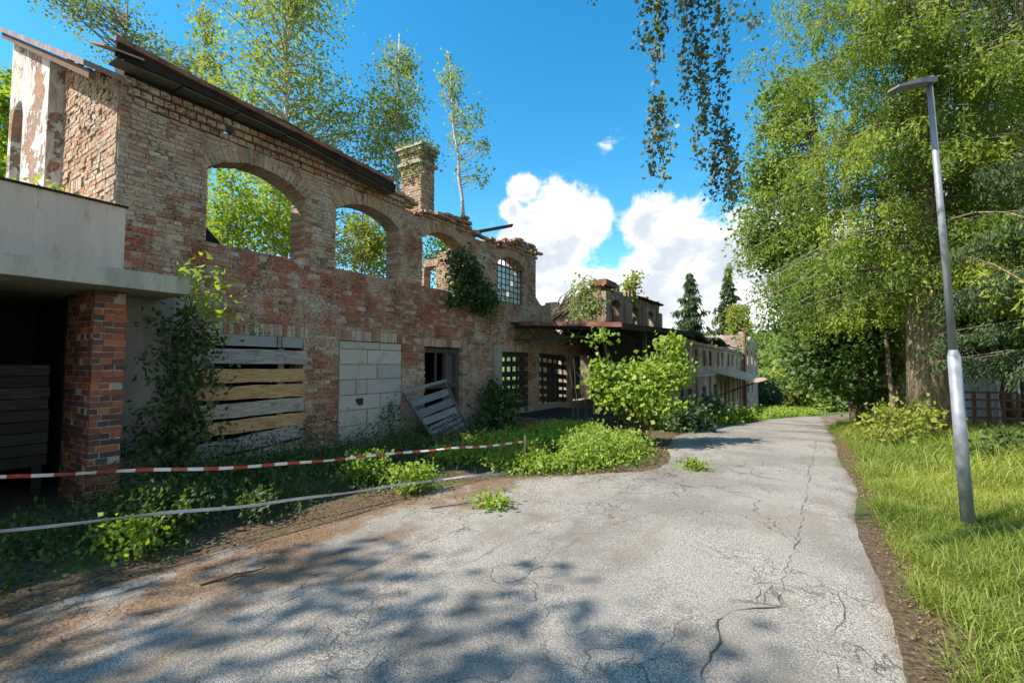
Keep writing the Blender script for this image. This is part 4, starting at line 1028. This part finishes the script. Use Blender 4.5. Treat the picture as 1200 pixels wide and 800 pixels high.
gm = MB(); n = 90; a0, a1 = Vector((11.0, 22.6, 0)), Vector((19.5, 26.5, 0)); vs = []
for i in range(n+1):
    p = a0.lerp(a1, i/n)+Vector((.02, -.05, 0))*(1 if i % 2 else -1); vs += [(p.x, p.y, -1.2), (p.x, p.y, 1.75)]
gm.add(vs, [(2*i, 2*i+2, 2*i+3, 2*i+1) for i in range(n)]); gm.build('corrugated_wall', 'corr', sd_)
gm = MB(); gm.hexa([(10.8, 22.3, 1.75), (9.6, 27, 2.3), (18.2, 31, 2.3), (19.7, 26.2, 1.75), (10.8, 22.3, 1.85), (9.6, 27, 2.4), (18.2, 31, 2.4), (19.7, 26.2, 1.85)]); gm.build('roof', 'rust', sd_)
gm = MB(); gm.hexa([(11.1, 22.75, -1.2), (10, 27, -1.2), (10.1, 27.1, -1.2), (11.2, 22.85, -1.2), (11.1, 22.75, 1.74), (10, 27, 2.28), (10.1, 27.1, 2.28), (11.2, 22.85, 1.74)]); gm.build('side_wall', 'corr', sd_)

# ------------------------------------------------------------------ far hills and woods
gm = MB(); n, m_ = 40, 14; H0 = (130, 300)
for j in range(m_+1):
    for i in range(n+1):
        x = -260+680*i/n; y = 170+260*j/m_
        prof = (30+34*math.exp(-((x-190)/110)**2)+10*math.sin(x*.021))*math.sin(min(1, j/m_*1.15)*math.pi/2)
        gm.v.append((x, y, -9+prof))
gm.f = [(j*(n+1)+i, j*(n+1)+i+1, (j+1)*(n+1)+i+1, (j+1)*(n+1)+i) for j in range(m_) for i in range(n)]; gm.c = [(.5,)*3]*len(gm.v)
tag(gm.build('hill', 'hill', smooth=True), 'wooded green hill beyond the end of the road', None, kind='structure')
def hill_z(x, y):
    j = (y-170)/260; return -9+(30+34*math.exp(-((x-190)/110)**2)+10*math.sin(x*.021))*math.sin(min(1, j*1.15)*math.pi/2)
PP = []; RR = []
for i in range(2600):
    x, y = R.uniform(-60, 330), R.uniform(172, 380); z = hill_z(x, y); s = R.uniform(3, 5.5); k = 26
    u = unit(k); u[:, 2] = np.abs(u[:, 2]); PP.append(np.array([x, y, z])+u*s*np.array([1, 1, 1.35])); RR.append(np.full(k, R.random()))
tag(leaf_obj('far_wood', np.vstack(PP), 2.6, 2.0, 'far_leaf', rnd=np.concatenate(RR)), 'distant mixed wood covering the hillside', 'wood', kind='stuff')

# ------------------------------------------------------------------ trees
def lob(px, py, dep, rpx, rpy, n, thick=None):
    r = rpx*dep/FPX; return (tuple(pt(px, py, dep)), (r, r if thick is None else thick, rpy*dep/FPX), n)
def foot(px, dep, z=None):
    p = pt(px, 428, dep); return Vector((p.x, p.y, hgt(p.x, p.y) if z is None else z))

# birches and saplings behind the roofless ruin
b = foot(330, 19, 0)
tree('birch_tree', 'tallest full birch rising behind the arched windows of the ruin', b, pt(345, -40, 19), .19,
     [lob(330, 40, 19, 75, 60, 90), lob(330, 120, 19, 70, 60, 70), lob(290, 150, 18, 55, 60, 50), lob(395, 150, 20, 50, 60, 60), lob(340, -20, 19, 60, 40, 50), lob(285, 250, 18, 60, 50, 60), lob(410, 275, 19, 40, 45, 45)],
     40, .14, .10, .34, 'birch_leaf', 'birch_bark', group='trees behind the ruin', droop=.35)
b = foot(470, 21, 0)
tree('birch_tree', 'slender loose birch between the tall birch and the chimney', b, pt(468, 40, 21), .12,
     [lob(465, 110, 21, 38, 45, 50), lob(470, 180, 21, 42, 40, 36), lob(450, 150, 21, 35, 40, 28), lob(468, 65, 21, 16, 22, 16)], 34, .15, .105, .32, 'birch_leaf', 'birch_bark', group='trees behind the ruin', droop=.3, branchy=.8)
b = Vector(onX(543, 252, -1.2)); b.z -= .1
tree('birch_sapling', 'thin birch sapling rooted on the wall head beside the chimney', b, pt(524, 60, (b-CAM).dot(FW)), .05,
     [lob(530, 90, (b-CAM).dot(FW), 16, 35, 22), lob(545, 150, (b-CAM).dot(FW), 28, 35, 26), lob(555, 195, (b-CAM).dot(FW), 22, 20, 10)], 20, .10, .075, .14, 'birch_leaf', 'birch_bark', droop=.1, branchy=1., wob=.06)
b = foot(135, 24, 0)
tree('grey_leaved_tree', 'airy grey-green tree showing above the plastered gable', b, pt(150, -10, 24), .16,
     [lob(120, 25, 24, 60, 28, 46), lob(175, 70, 24, 40, 30, 30), lob(215, 75, 23, 25, 25, 20), lob(95, 10, 24, 25, 16, 14)], 34, .16, .11, .42, 'pear_leaf', group='trees behind the ruin', branchy=.8)
b = foot(243, 20, 0)
tree('young_birch', 'narrow yellowing young birch at the edge of the tall birch', b, pt(240, 5, 20), .08,
     [lob(241, 30, 20, 10, 30, 16), lob(246, 80, 20, 14, 25, 18), lob(255, 110, 20, 16, 18, 14)], 30, .13, .09, .2, 'yellow_leaf', 'birch_bark', branchy=.9)
for k, (px, dep, lab) in enumerate([(265, 14, 'left slim birch seen through the first arched window'), (318, 15.5, 'right slim birch seen through the first arched window')]):
    b = foot(px, dep, 0)
    tree('slim_birch', lab, b, pt(px+6, 190, dep), .06, [lob(px, 235, dep, 34, 40, 46), lob(px+5, 285, dep, 36, 28, 34)], 34, .12, .09, .26, 'weed_lit', 'birch_bark', group='saplings behind the ruin')
b = foot(425, 17, 0)
tree('yellowing_sapling', 'yellowish leafy sapling seen through the second arched window', b, pt(425, 235, 17), .06, [lob(425, 285, 17, 30, 36, 46), lob(450, 300, 18, 25, 30, 26)], 40, .12, .09, .26, 'yellow_leaf', group='saplings behind the ruin')
b = foot(520, 19, 0)
tree('rear_sapling', 'leafy sapling seen through the third arched window', b, pt(522, 262, 19), .06, [lob(512, 300, 19, 22, 30, 34), lob(535, 290, 19, 16, 20, 18)], 34, .13, .1, .28, 'weed_lit', group='saplings behind the ruin')
b = foot(10, 15, 0)
tree('gable_climber', 'leafy climbing tree hugging the white gable pier', b, pt(8, 90, 11.3), .07, [lob(4, 130, 10.9, 16, 55, 40), lob(8, 195, 10.8, 22, 30, 30), lob(30, 105, 10.6, 10, 18, 12)], 30, .11, .085, .16, 'weed_lit', 'twig', branchy=.4)
clump_plant('terrace_shrub', 'yellow-green low shrub growing on the terrace behind the parapet', (-.6, 1.9, 2.84), [((-.5, 1.75, 3.85), (.28, .35, .22), 40), ((-.5, 1.75, 3.35), (.2, .25, .45), 25)], 12, .07, .05, 'yellow_leaf')

# spruces beyond the factory block
for px, py, dep, rw, lab in [(808, 318, 72, 6.2, 'dark pointed spruce standing farther from the stair tower'), (853, 312, 78, 6.6, 'dark pointed spruce rising beside the stair tower')]:
    tip = pt(px, py, dep); b = Vector((tip.x, tip.y, -4.5))
    conifer('spruce_tree', lab, b, tip.z+4.5, rw, 3.0, 26, .75, .24, 'spruce', hang=.7, dens=9, group='spruces beyond the ruin', r0=.28, lift=-.2, shape=.85, step=.5, perw=(9, 12))
b = pt(866, 392, 52); b.z = 4.0
tree('roof_birch', 'bright yellow-green young tree growing on the stair tower', b, pt(864, 352, 52), .07, [lob(864, 368, 52, 9, 12, 26), lob(868, 382, 52, 11, 9, 22)], 34, .34, .25, .3, 'yellow_leaf', 'birch_bark')
b = Vector((-2.5, 18.5, 3.0))
tree('pale_sapling', 'pale loose sapling in the roofless part left of the pilastered storey', b, pt(688, 322, 17.5), .06, [lob(687, 338, 17.5, 9, 13, 14), lob(688, 362, 17.5, 20, 13, 22)], 26, .14, .10, .2, 'birch_leaf', branchy=.9)
b = onX(738, 352, -.2); b.z = 5.2; dp_ = (b-CAM).dot(FW)
tree('wall_sapling', 'yellow-green sapling sprouting from the top of the pilastered storey', b, pt(743, 318, dp_), .06, [lob(742, 332, dp_, 10, 12, 16), lob(733, 356, dp_, 11, 10, 20)], 22, .2, .14, .22, 'yellow_leaf', branchy=.8)

# the right-hand side: great larch, maples, thicket
b = Vector((10.55, 17.2, 0)); b = foot(1089, 12.6); b.z -= .1
def keepf(a, z): return True
conifer('larch_tree', 'huge old larch with thick mossy trunk and drooping yellow-green boughs', b, 26, 5.1, 4.0, 53, .125, .045, 'larch', hang=.85, dens=38, r0=.40, lift=-.20, shape=.5, step=.17, perw=(9, 12), needle_spread=.9, arch=.08, tight=.07)
b = foot(1056, 15.5); sb = foot(1043, 15)
tree('maple_tree', 'dark broad maple with pale trunk just beside the great larch trunk', b, pt(1040, 180, 16), .24,
     [lob(1000, 380, 17, 75, 55, 85), lob(975, 350, 18, 50, 50, 60), lob(1040, 330, 17, 55, 50, 60), lob(1010, 440, 17, 60, 25, 44), lob(980, 410, 18, 38, 35, 40)], 74, .17, .15, .46, 'maple', group='trees along the right verge', flat=.5,
     stems=[(sb-Vector((0, 0, .1)), pt(1030, 330, 15.4), .09)])
b = foot(1003, 21); sb = foot(1013, 20.5)
tree('maple_tree', 'twin-stemmed maple overhanging the road where it dips', b, pt(985, 250, 22), .2,
     [lob(968, 395, 22, 30, 40, 50), lob(962, 330, 23, 42, 42, 55), lob(1000, 420, 22, 40, 40, 55), lob(1015, 455, 21, 22, 18, 20)], 66, .2, .17, .5, 'maple', group='trees along the right verge', flat=.5,
     stems=[(sb-Vector((0, 0, .1)), pt(1005, 350, 21), .14)])
b = foot(1012, 27)
tree('ash_tree', 'light green ash leaning over the road behind the larch', b, pt(940, 90, 27), .24,
     [lob(915, 250, 27, 45, 60, 80), lob(905, 190, 27, 35, 50, 50), lob(925, 130, 27, 35, 45, 50), lob(912, 285, 27, 33, 36, 50), lob(940, 300, 27, 40, 40, 50), lob(935, 345, 27, 28, 22, 26)], 52, .25, .17, .5, 'far_leaf', group='trees along the right verge')
b = foot(1215, 15.5)
conifer('larch_tree', 'second larch with drooping boughs rising behind the lamp head', b, 23, 4.6, 4.8, 42, .14, .05, 'larch', hang=.85, dens=26, r0=.32, lift=-.2, shape=.5, step=.2, perw=(8, 11), needle_spread=.9, arch=.08, tight=.08)
b = foot(1185, 16.5)
tree('linden_tree', 'shady linden filling the space above the pale shed', b, pt(1185, 150, 16.5), .2,
     [lob(1150, 345, 16, 45, 45, 60), lob(1205, 320, 16, 50, 60, 70), lob(1165, 270, 17, 60, 50, 60), lob(1135, 395, 15.5, 26, 16, 22), lob(1195, 400, 15.5, 35, 18, 30)], 60, .15, .11, .42, 'maple', group='trees along the right verge', flat=.5)
b = foot(1300, 9.0)
conifer('spruce_tree', 'dark spruce with long low boughs reaching towards the lamp post', b, 9, 3.2, 1.9, 17, .11, .03, 'spruce', hang=.32, dens=24, r0=.2, lift=-.16, shape=.8, step=.07, perw=(8, 11), arch=.05, tight=.06)
for px, dep, top_, rp, lm_, lab in [(930, 62, 430, 24, 'yellow_leaf', 'bright green tree at the bend of the road'), (958, 70, 448, 24, 'far_leaf', 'light green tree farthest down the road'), (975, 55, 452, 16, 'far_leaf', 'small light green tree close to the twin-stemmed maple')]:
    b = foot(px, dep); tree('roadside_tree', lab, b, pt(px, top_, dep), .2, [lob(px, top_+16, dep, rp, 18, 50), lob(px+6, top_+34, dep, rp, 13, 40)], 40, .5, .38, .6, lm_, group='trees at the road end')
b = foot(893, 57)
clump_plant('dark_hedge', 'dense dark hedge block beyond the stair tower', b, [(tuple(b+Vector((0, 0, 1.8))), (1.9, 3, 2.0), 260)], 20, .35, .28, 'ivy', 'hedge')

# great overhanging birch whose trunk stands right of the view: boughs and hanging twigs
bt = Vector((11.9, 2.6, hgt(11.9, 2.6)))
hb = empty('weeping_birch', bt, 'weeping birch hanging leafy twig strings over the road', 'tree')
gm = MB(); tpn = [bt-Vector((0, 0, .2)), bt+Vector((.05, .1, 3)), bt+Vector((-.1, .1, 6)), bt+Vector((-.2, .3, 9)), bt+Vector((-.2, .3, 13))]
gm.tube(tpn, [.3, .24, .2, .14, .04], 12); PP = []; RR = []
tw_mb = MB()
def string(p, ln, k, sp=.045):
    """one hanging twig with leaves"""
    q_ = Vector(p); pts = [q_.copy()]; dx, dy = R.uniform(-.06, .06), R.uniform(-.06, .06)
    for i in range(5): q_ = q_+Vector((dx*ln*.3+R.uniform(-.02, .02), dy*ln*.3+R.uniform(-.02, .02), -ln/5)); pts.append(q_.copy())
    tw_mb.tube(pts, [.0035, .003, .0027, .0024, .002, .0016], 4, cap=False)
    f = np.sort(NR.rand(k))*5; A_ = np.array([tuple(v) for v in pts]); i = np.minimum(f.astype(int), 4); w_ = (f-i)[:, None]
    PP.append(A_[i]*(1-w_)+A_[i+1]*w_+NR.normal(0, sp, (k, 3))); RR.append(np.full(k, R.random()))
def bough(a, b_, r, sag=.5):
    cv = curve(a, b_, sag, 7, .08); gm.tube(cv, [r*(1-.88*i/7)+.004 for i in range(8)], 6); return cv
# strings traced in the photograph: top and bottom pixel, depth
A1 = bough(bt+Vector((-.1, .1, 5.2)), pt(770, -90, 3.6), .07)
A2 = bough(bt+Vector((-.1, .1, 5.6)), pt(700, -120, 3.9), .05)
A3 = bough(bt+Vector((-.15, .2, 6.2)), pt(850, -110, 4.4), .06)
A4 = bough(bt+Vector((-.1, .2, 4.8)), pt(1150, -60, 5.2), .06)
for (x, y0, y1, dep, k) in [(692, -110, 20, 3.9, 22), (757, -85, 60, 3.6, 46), (764, -85, 75, 3.6, 50), (770, -80, 90, 3.65, 46), (777, -80, 50, 3.6, 40), (770, 60, 150, 3.65, 6), (772, 110, 205, 3.65, 52), (777, 120, 215, 3.65, 40), (769, 118, 175, 3.65, 26),
                            (805, -90, 100, 3.8, 60), (812, -90, 130, 3.8, 66), (820, -90, 110, 3.8, 60), (828, -90, 90, 3.85, 54), (815, 40, 160, 3.8, 46), (823, 60, 150, 3.85, 36), (846, 60, 180, 3.9, 44), (848, -90, 90, 3.9, 16), (838, 120, 235, 3.9, 52), (850, 150, 245, 3.9, 56), (856, 170, 250, 3.95, 44), (832, 170, 230, 3.9, 26), (812, 150, 190, 3.8, 16),
                            (786, -80, 25, 3.7, 24), (795, -90, 10, 3.7, 20), (835, -90, 20, 3.85, 28), (876, -100, 65, 4.3, 24), (880, 15, 40, 4.3, 14), (842, -90, 40, 4.1, 22)]:
    p = pt(x, y0, dep); e = pt(x, y1, dep); string(p, (p-e).length, int(k*2.9), .034)
for i in range(75):
    x = R.uniform(1020, 1215); dep = R.uniform(4.8, 6.5); y1 = R.uniform(-20, 75)*(.35+.65*(x-1010)/200); p = pt(x, -110-R.uniform(0, 40), dep); e = pt(x, y1, dep); string(p, (p-e).length, int(22+40*R.random()), .07)
for x, y1, dep in [(1115, 120, 5.2), (1122, 95, 5.2), (1148, 110, 5.4), (1060, 50, 5.4), (1180, 130, 5.6), (1195, 150, 5.5), (1170, 90, 5.3)]:
    p = pt(x, -120, dep); e = pt(x, y1, dep); string(p, (p-e).length, 60, .06)
HANG = np.vstack(PP); HRND = np.concatenate(RR); PP = []; RR = []
lb = bough(bt+Vector((-.1, .1, 6.4)), (4.9, 2.5, 6.1), .05)
for i in range(16):
    c = lb[5].lerp(lb[7], R.random())+Vector((R.gauss(0, .35), R.gauss(0, .2), R.gauss(-.1, .12))); PP.append(np.array(c)+NR.normal(size=(40, 3))*.11); RR.append(np.full(40, R.random()))
# crown above the frame
for i in range(130):
    c = bt+Vector((R.gauss(-1.6, 1.8), R.gauss(.6, 1.7), R.uniform(7.5, 12.5))); k = 44
    PP.append(np.array(c)+NR.normal(size=(k, 3))*.35-np.array([0, 0, 1])*np.abs(NR.normal(size=(k, 1)))*.5); RR.append(np.full(k, R.random()))
    if i % 3 == 0: bough(bt+Vector((-.15, .2, R.uniform(5, 9))), c, .035, .3)
gm.build('trunk', 'birch_bark', hb, smooth=True); tag(tw_mb.build('hanging_twigs', 'twig', hb), kind='stuff')
leaf_obj('hanging_leaves', HANG, .042, .034, 'backlit_leaf', hb, axis=(0, 0, -.7), rnd=HRND)
leaf_obj('crown', np.vstack(PP), .054, .045, 'birch_leaf', hb, axis=(0, 0, -.7), rnd=np.concatenate(RR))

# tree behind the viewer on the porch side; only its dappled shade reaches the picture
tree('shade_maple', 'tall loose maple beside the porch casting dappled shade on the asphalt', (-1.2, -6.5, 0), (-1.4, -6.6, 10.6), .16,
     [((-2.9, -6.9, 10.2), (1.5, .7, 1.0), 13), ((-1.6, -6.0, 9.6), (1.3, .6, .7), 11), ((-.6, -7.9, 11.6), (1.3, .7, .8), 12), ((-2.4, -6.6, 8.6), (1.2, .6, .7), 10), ((-.6, -5.6, 9.0), (.9, .4, .5), 7), ((.4, -6.9, 9.6), (.9, .6, .6), 8), ((.3, -4.6, 10.2), (1.3, .5, .6), 11), ((1.3, -4.9, 10.0), (.9, .4, .5), 8), ((-1.6, -5.0, 10.4), (1.3, .5, .6), 11), ((-3.1, -5.6, 9.6), (1.1, .6, .6), 9)], 22, .16, .13, .30, 'maple', branchy=.7)

# ------------------------------------------------------------------ bushes and climbers by the ruin
bm_ = foot(748, 10.3, 0)
bz = bm_
clump_plant('maple_bush', 'sunlit round maple bush in front of the canopy', bz,
            [lob(735, 450, 10.3, 40, 30, 84), lob(775, 436, 10.6, 28, 28, 54), lob(755, 472, 10.2, 36, 20, 40), lob(705, 440, 10.3, 16, 22, 20), lob(785, 404, 10.8, 12, 12, 12), lob(702, 396, 10.1, 9, 3, 3)], 19, .115, .095, 'weed_lit', 'bush', stems=14, axis=(0, 0, -.25))
clump_plant('dark_shrub', 'shaded undergrowth shrub between the bush and the factory wall', foot(800, 13.2), [lob(800, 492, 13.2, 26, 24, 60), lob(830, 480, 17, 22, 16, 40)], 14, .14, .12, 'ivy', 'shrub')
clump_plant('wall_climber', 'bushy climber growing up the grey plaster beside the boarded opening', (.25, 3.1, 0),
            [lob(225, 430, 6.6, 34, 42, 40), lob(215, 385, 6.6, 30, 30, 26), lob(210, 490, 6.5, 34, 40, 40), lob(190, 520, 6.4, 26, 30, 26)], 13, .10, .06, 'ivy', 'climber', stems=9, axis=(0, 0, -.2))
clump_plant('ash_seedling', 'bright green ash shoot at the end of the porch slab', (.7, 3.0, 2.2), [lob(243, 345, 6.5, 20, 26, 16), lob(258, 372, 6.5, 14, 14, 9), lob(230, 318, 6.5, 10, 12, 4)], 9, .11, .045, 'weed_lit', 'seedling', stems=5)
clump_plant('ivy_mass', 'dark ivy mass spilling from the third arched window', (.05, 9.6, 3.4), [((.15, 9.75, 4.2), (.25, .62, .62), 70), ((.22, 10.5, 3.65), (.25, .55, .5), 60), ((.2, 9.6, 3.5), (.2, .4, .3), 22)], 18, .10, .09, 'ivy', 'ivy', stems=12)
clump_plant('elder_shoot', 'light green shoot below the ivy beside the glazed window', (.15, 11.0, 2.9), [((.25, 11.1, 3.25), (.15, .2, .3), 10), ((.25, 11.2, 3.75), (.12, .2, .15), 6)], 9, .12, .08, 'weed_lit', 'shoot', stems=5)
clump_plant('block_wall_weed', 'thin leafy weed standing in front of the block infill', (.25, 7.2, 0), [((.2, 7.3, .75), (.1, .3, .35), 9), ((.25, 7.3, .3), (.15, .4, .3), 10)], 6, .09, .05, 'weed', 'weed', stems=8)
clump_plant('wall_foot_shrub', 'dark broad-leaved shrub at the wall foot between doorway and canopy', (.5, 10.6, 0), [((.6, 10.9, .6), (.4, .6, .6), 60), ((.9, 10.2, .25), (.5, .6, .3), 40)], 12, .13, .11, 'weed', 'shrub')
for px, py, s, lab in [(575, 596, .22, 'little fresh green weed tuft alone on the asphalt'), (812, 551, .16, 'low green weed tuft by the sunny weed bank edge')]:
    g = onZ(px, py, .0); clump_plant('weed_tuft', lab, (g.x, g.y, hgt(g.x, g.y)), [((g.x, g.y, .07), (s, s, .06), 24)], 12, .06, .042, 'weed_lit', 'weed', stems=6, axis=(0, 0, .4))
for px, py, h, r, n, m__, lab in [(490, 580, .38, .30, 26, 'weed_lit', 'sunlit elder weed clump at the lower tape'), (435, 570, .5, .35, 30, 'weed_lit', 'leafy green weed clump under the striped tape'), (185, 636, .5, .42, 40, 'weed', 'fresh weed clump at the foot of the porch pillar'), (160, 655, .3, .3, 20, 'weed_lit', 'pale low weed clump at the shaded asphalt edge'), (305, 612, .3, .22, 16, 'weed', 'small weed clump before the boarded opening')]:
    g = onZ(px, py, 0); clump_plant('weed_clump', lab, (g.x-.15, g.y, 0), [((g.x-.15, g.y, h*.55), (r, r, h*.5), int(n*1.5))], 20, .058, .04, m__, 'weed', stems=8, axis=(0, 0, .3))

# continuous ground cover
def cover(name, label, region, n, h, L, W, m, clus=14, spread=.16):
    PP = []; RR = []
    while len(PP) < n:
        x, y = region()
        if x is None: continue
        hh = h(x, y)*R.uniform(.5, 1.15); k = int(clus*R.uniform(.6, 1.4))
        P_ = NR.normal(size=(k, 3))*np.array([spread, spread, 0]); P_[:, 2] = np.abs(NR.rand(k))**.7*hh
        PP.append(P_+np.array([x, y, hgt(x, y)])); RR.append(np.full(k, R.random()))
    return tag(leaf_obj(name, np.vstack(PP), L, W, m, axis=(0, 0, .35), rnd=np.concatenate(RR)), label, 'weeds', kind='stuff')
def reg_shade():
    y = R.uniform(-1.5, 9.5); x = R.uniform(.15, left_edge(y)-.25)
    if y < 2.1 and x < 1.3 or (x > 1.6 and math.sin(x*4.1+y*2.2)*math.cos(y*3.3-x) < .1): return (None, None)
    return x, y
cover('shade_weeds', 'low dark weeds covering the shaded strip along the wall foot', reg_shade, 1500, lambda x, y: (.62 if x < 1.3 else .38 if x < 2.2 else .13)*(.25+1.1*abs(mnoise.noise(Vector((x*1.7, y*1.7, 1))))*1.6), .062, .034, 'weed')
def reg_lit():
    y = R.uniform(6.3, 10.4); lo = 2.2+.1*(y-6); hi = left_edge(y)-.2-.5*max(0, y-9)-abs(R.gauss(0, .35))+.25*mnoise.noise(Vector((y*1.7, 2, 2)))
    if hi < lo: return (None, None)
    x = R.uniform(lo, hi)
    return (x, y) if mnoise.noise(Vector((x*1.1, y*1.1, 4))) > -.12 else (None, None)
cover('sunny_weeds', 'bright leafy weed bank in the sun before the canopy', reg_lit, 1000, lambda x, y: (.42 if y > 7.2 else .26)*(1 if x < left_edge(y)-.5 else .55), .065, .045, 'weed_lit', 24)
def reg_far():
    y = 14+32*R.random(); hi = left_edge(y)+centre(y)-.15; x = hi-abs(R.gauss(0, .9))
    return (x, y) if x > 2.75 and mnoise.noise(Vector((x*.6, y*.45, 8))) > -.08 else (None, None)
cover('verge_weeds', 'weedy verge between the factory block and the road', reg_far, 1100, lambda x, y: .35+.3*math.sin(y*1.1)**2, .14, .10, 'weed_lit', 12, .25)

# grass blades on the right verge
def blades(name, label, n, region, hmin, hmax, wd, m='grass', lean=.7):
    B = np.array([region() for _ in range(n)]); h = NR.uniform(hmin, hmax, (n, 1)); 
    tuft = (np.sin(B[:, :1]*4.1+np.cos(B[:, 1:2]*2.3)*2)*.5+.5); h = h*(.55+.75*tuft)
    dd = NR.normal(size=(n, 2))*lean; d3 = np.hstack([dd, np.ones((n, 1))]); d3 /= np.linalg.norm(d3, axis=1, keepdims=True)
    a = NR.uniform(0, 2*math.pi, n); s = np.stack([np.cos(a), np.sin(a), np.zeros(n)], 1)*wd*NR.uniform(.6, 1.4, (n, 1))
    mid = B+d3*h*.55; tip = B+d3*h+np.hstack([dd*.6, -np.abs(dd[:, :1])*.35])*h
    V = np.empty((n, 5, 3)); V[:, 0] = B-s; V[:, 1] = B+s; V[:, 2] = mid+s*.7; V[:, 3] = mid-s*.7; V[:, 4] = tip
    i0 = np.arange(n)[:, None]*5; F = np.vstack([i0+np.array([[0, 1, 2, 3]]), i0+np.array([[3, 2, 4, 4]])])
    F3 = np.vstack([i0+np.array([[0, 1, 2]]), i0+np.array([[0, 2, 3]]), i0+np.array([[3, 2, 4]])])
    patch = np.sin(B[:, 0]*1.3+np.sin(B[:, 1]*.9)*1.5)*.25+.5
    r = np.clip(patch+NR.normal(0, .2, n), 0, 1)
    return tag(quads(name, V.reshape(-1, 3), F3, m, None, np.repeat(r, 5)), label, 'grass', kind='stuff')
def rg(x0, x1, y0, y1, p=1.):
    def f():
        while True:
            y = R.uniform(y0, y1); x = x0+(x1-x0)*R.random()**p+centre(y)
            e = 8.40+.06*math.sin(y*1.9)+(.07 if y < 4.5 else 0)+.1*math.sin(y*5.1)+centre(y)
            if x < e or (x < e+.28 and R.random() > .12+(x-e)*3.2): continue
            return (x, y, hgt(x, y)-.01)
    return f
blades('verge_grass', 'lush bright grass on the verge around the lamp post', 85000, rg(8.5, 12.5, 1.6, 9.5, 1.25), .07, .23, .0042)
blades('verge_grass', 'tall meadow grass running back to the trees', 30000, rg(8.6, 15, 9, 24, 1.1), .18, .45, .008)
blades('left_grass', 'thin grass between road and factory block', 7000, lambda: (lambda y: (lambda x: (x, y, hgt(x, y)-.01))(left_edge(y)+centre(y)-abs(R.gauss(0, .9))-.05))(R.uniform(15, 45)), .1, .3, .012)
for px, py, s, lab in [(1075, 508, .5, 'yellowish flowering weed clump at the foot of the larch'), (1045, 515, .4, 'reddish-yellow weed clump before the pale maple trunk')]:
    g = onZ(px, py, .1); clump_plant('verge_weed', lab, (g.x, g.y, hgt(g.x, g.y)), [((g.x, g.y, .45), (s*1.3, s, .4), 40)], 12, .12, .07, 'yellow_leaf', 'weed', stems=10)

clump_plant('verge_shrub', 'leafy shrub at the verge beyond the lamp post', foot(1175, 8.6), [lob(1186, 528, 8.6, 34, 24, 60), lob(1155, 535, 8.2, 22, 16, 26)], 16, .11, .05, 'weed', 'shrub', stems=12, axis=(0, 0, -.2))
# dry litter, twigs
def reg_lit2():
    y = R.uniform(.2, 8); e = left_edge(y); x = e+abs(R.gauss(0, .55))-.3; return x, y
P = []
for i in range(3600):
    x, y = reg_lit2()
    if math.sin(x*2.7+1)*math.cos(y*1.9) < -.1 and R.random() < .8: continue
    P.append((x, y, hgt(x, y)+.03))
for i in range(5200):
    y = R.uniform(1.5, 16); x = 8.47+abs(R.gauss(0, .14)) - (.12 if R.random() < .3 else 0)+.02; P.append((x, y, hgt(x, y)+.028))
V, F = leaves(np.array(P), .028, .012, axis=None, spread=1.); V[:, 2] = np.where(V[:, 2] < .03, V[:, 2], .03+(V[:, 2]-.03)*.25)
tag(quads('leaf_litter', V, F, 'litter', None, np.repeat(NR.rand(len(P)), 4)), 'brown leaf litter along the asphalt edges', 'litter', kind='stuff')
for a, b_, r, lab in [((235, 684), (312, 664), .012, 'crooked fallen twig lying on the asphalt near the wall shade'), ((505, 596), (560, 588), .009, 'short fallen twig on the brown litter')]:
    p0, p1 = onZ(*a, .035), onZ(*b_, .04); gm = MB(); cv = curve(p0, p1, .0, 6, .03)
    for c in cv: c.z = .035+R.uniform(0, .012)
    gm.tube(cv, [r*(1-.6*i/6) for i in range(7)], 6); m0 = cv[3]; gm.tube([m0, m0+Vector((.12, .1, .02))], [r*.5, r*.25], 5)
    tag(gm.build('fallen_twig', 'twig', smooth=True), lab, 'twig')

def reg_bank():
    while True:
        x, y = reg_lit()
        if x is not None: return (x, y, hgt(x, y)-.01)
blades('bank_grass', 'thin seeding grass stalks among the sunny weeds', 900, reg_bank, .2, .55, .004, 'grass', .25)
def reg_sh2():
    while True:
        x, y = reg_shade()
        if x is not None and x < 2.3: return (x, y, hgt(x, y)-.01)
blades('shade_grass', 'wispy dark grass along the shaded wall foot', 3500, reg_sh2, .15, .6, .0035, 'weed', .35)
# bare dead stems in front of the canopy
for k in range(9):
    px = 664+R.uniform(0, 34); g = onZ(px, 505+R.uniform(-6, 6), .0); hh = R.uniform(1.0, 2.0); gm = MB()
    cv = curve(g-Vector((0, 0, .1)), g+Vector((R.uniform(-.25, .25), R.uniform(-.2, .2), hh)), 0, 5, .05); gm.tube(cv, [.013*(1-.8*i/5)+.002 for i in range(6)], 5)
    for i in (2, 3, 4): gm.tube([cv[i], cv[i]+Vector((R.uniform(-.25, .25), R.uniform(-.2, .2), R.uniform(.05, .3)))], [.005, .002], 4)
    tag(gm.build('dead_stem', 'twig', smooth=True), 'bare dead stem standing before the dark canopy', 'stem', 'dead stems before the canopy')
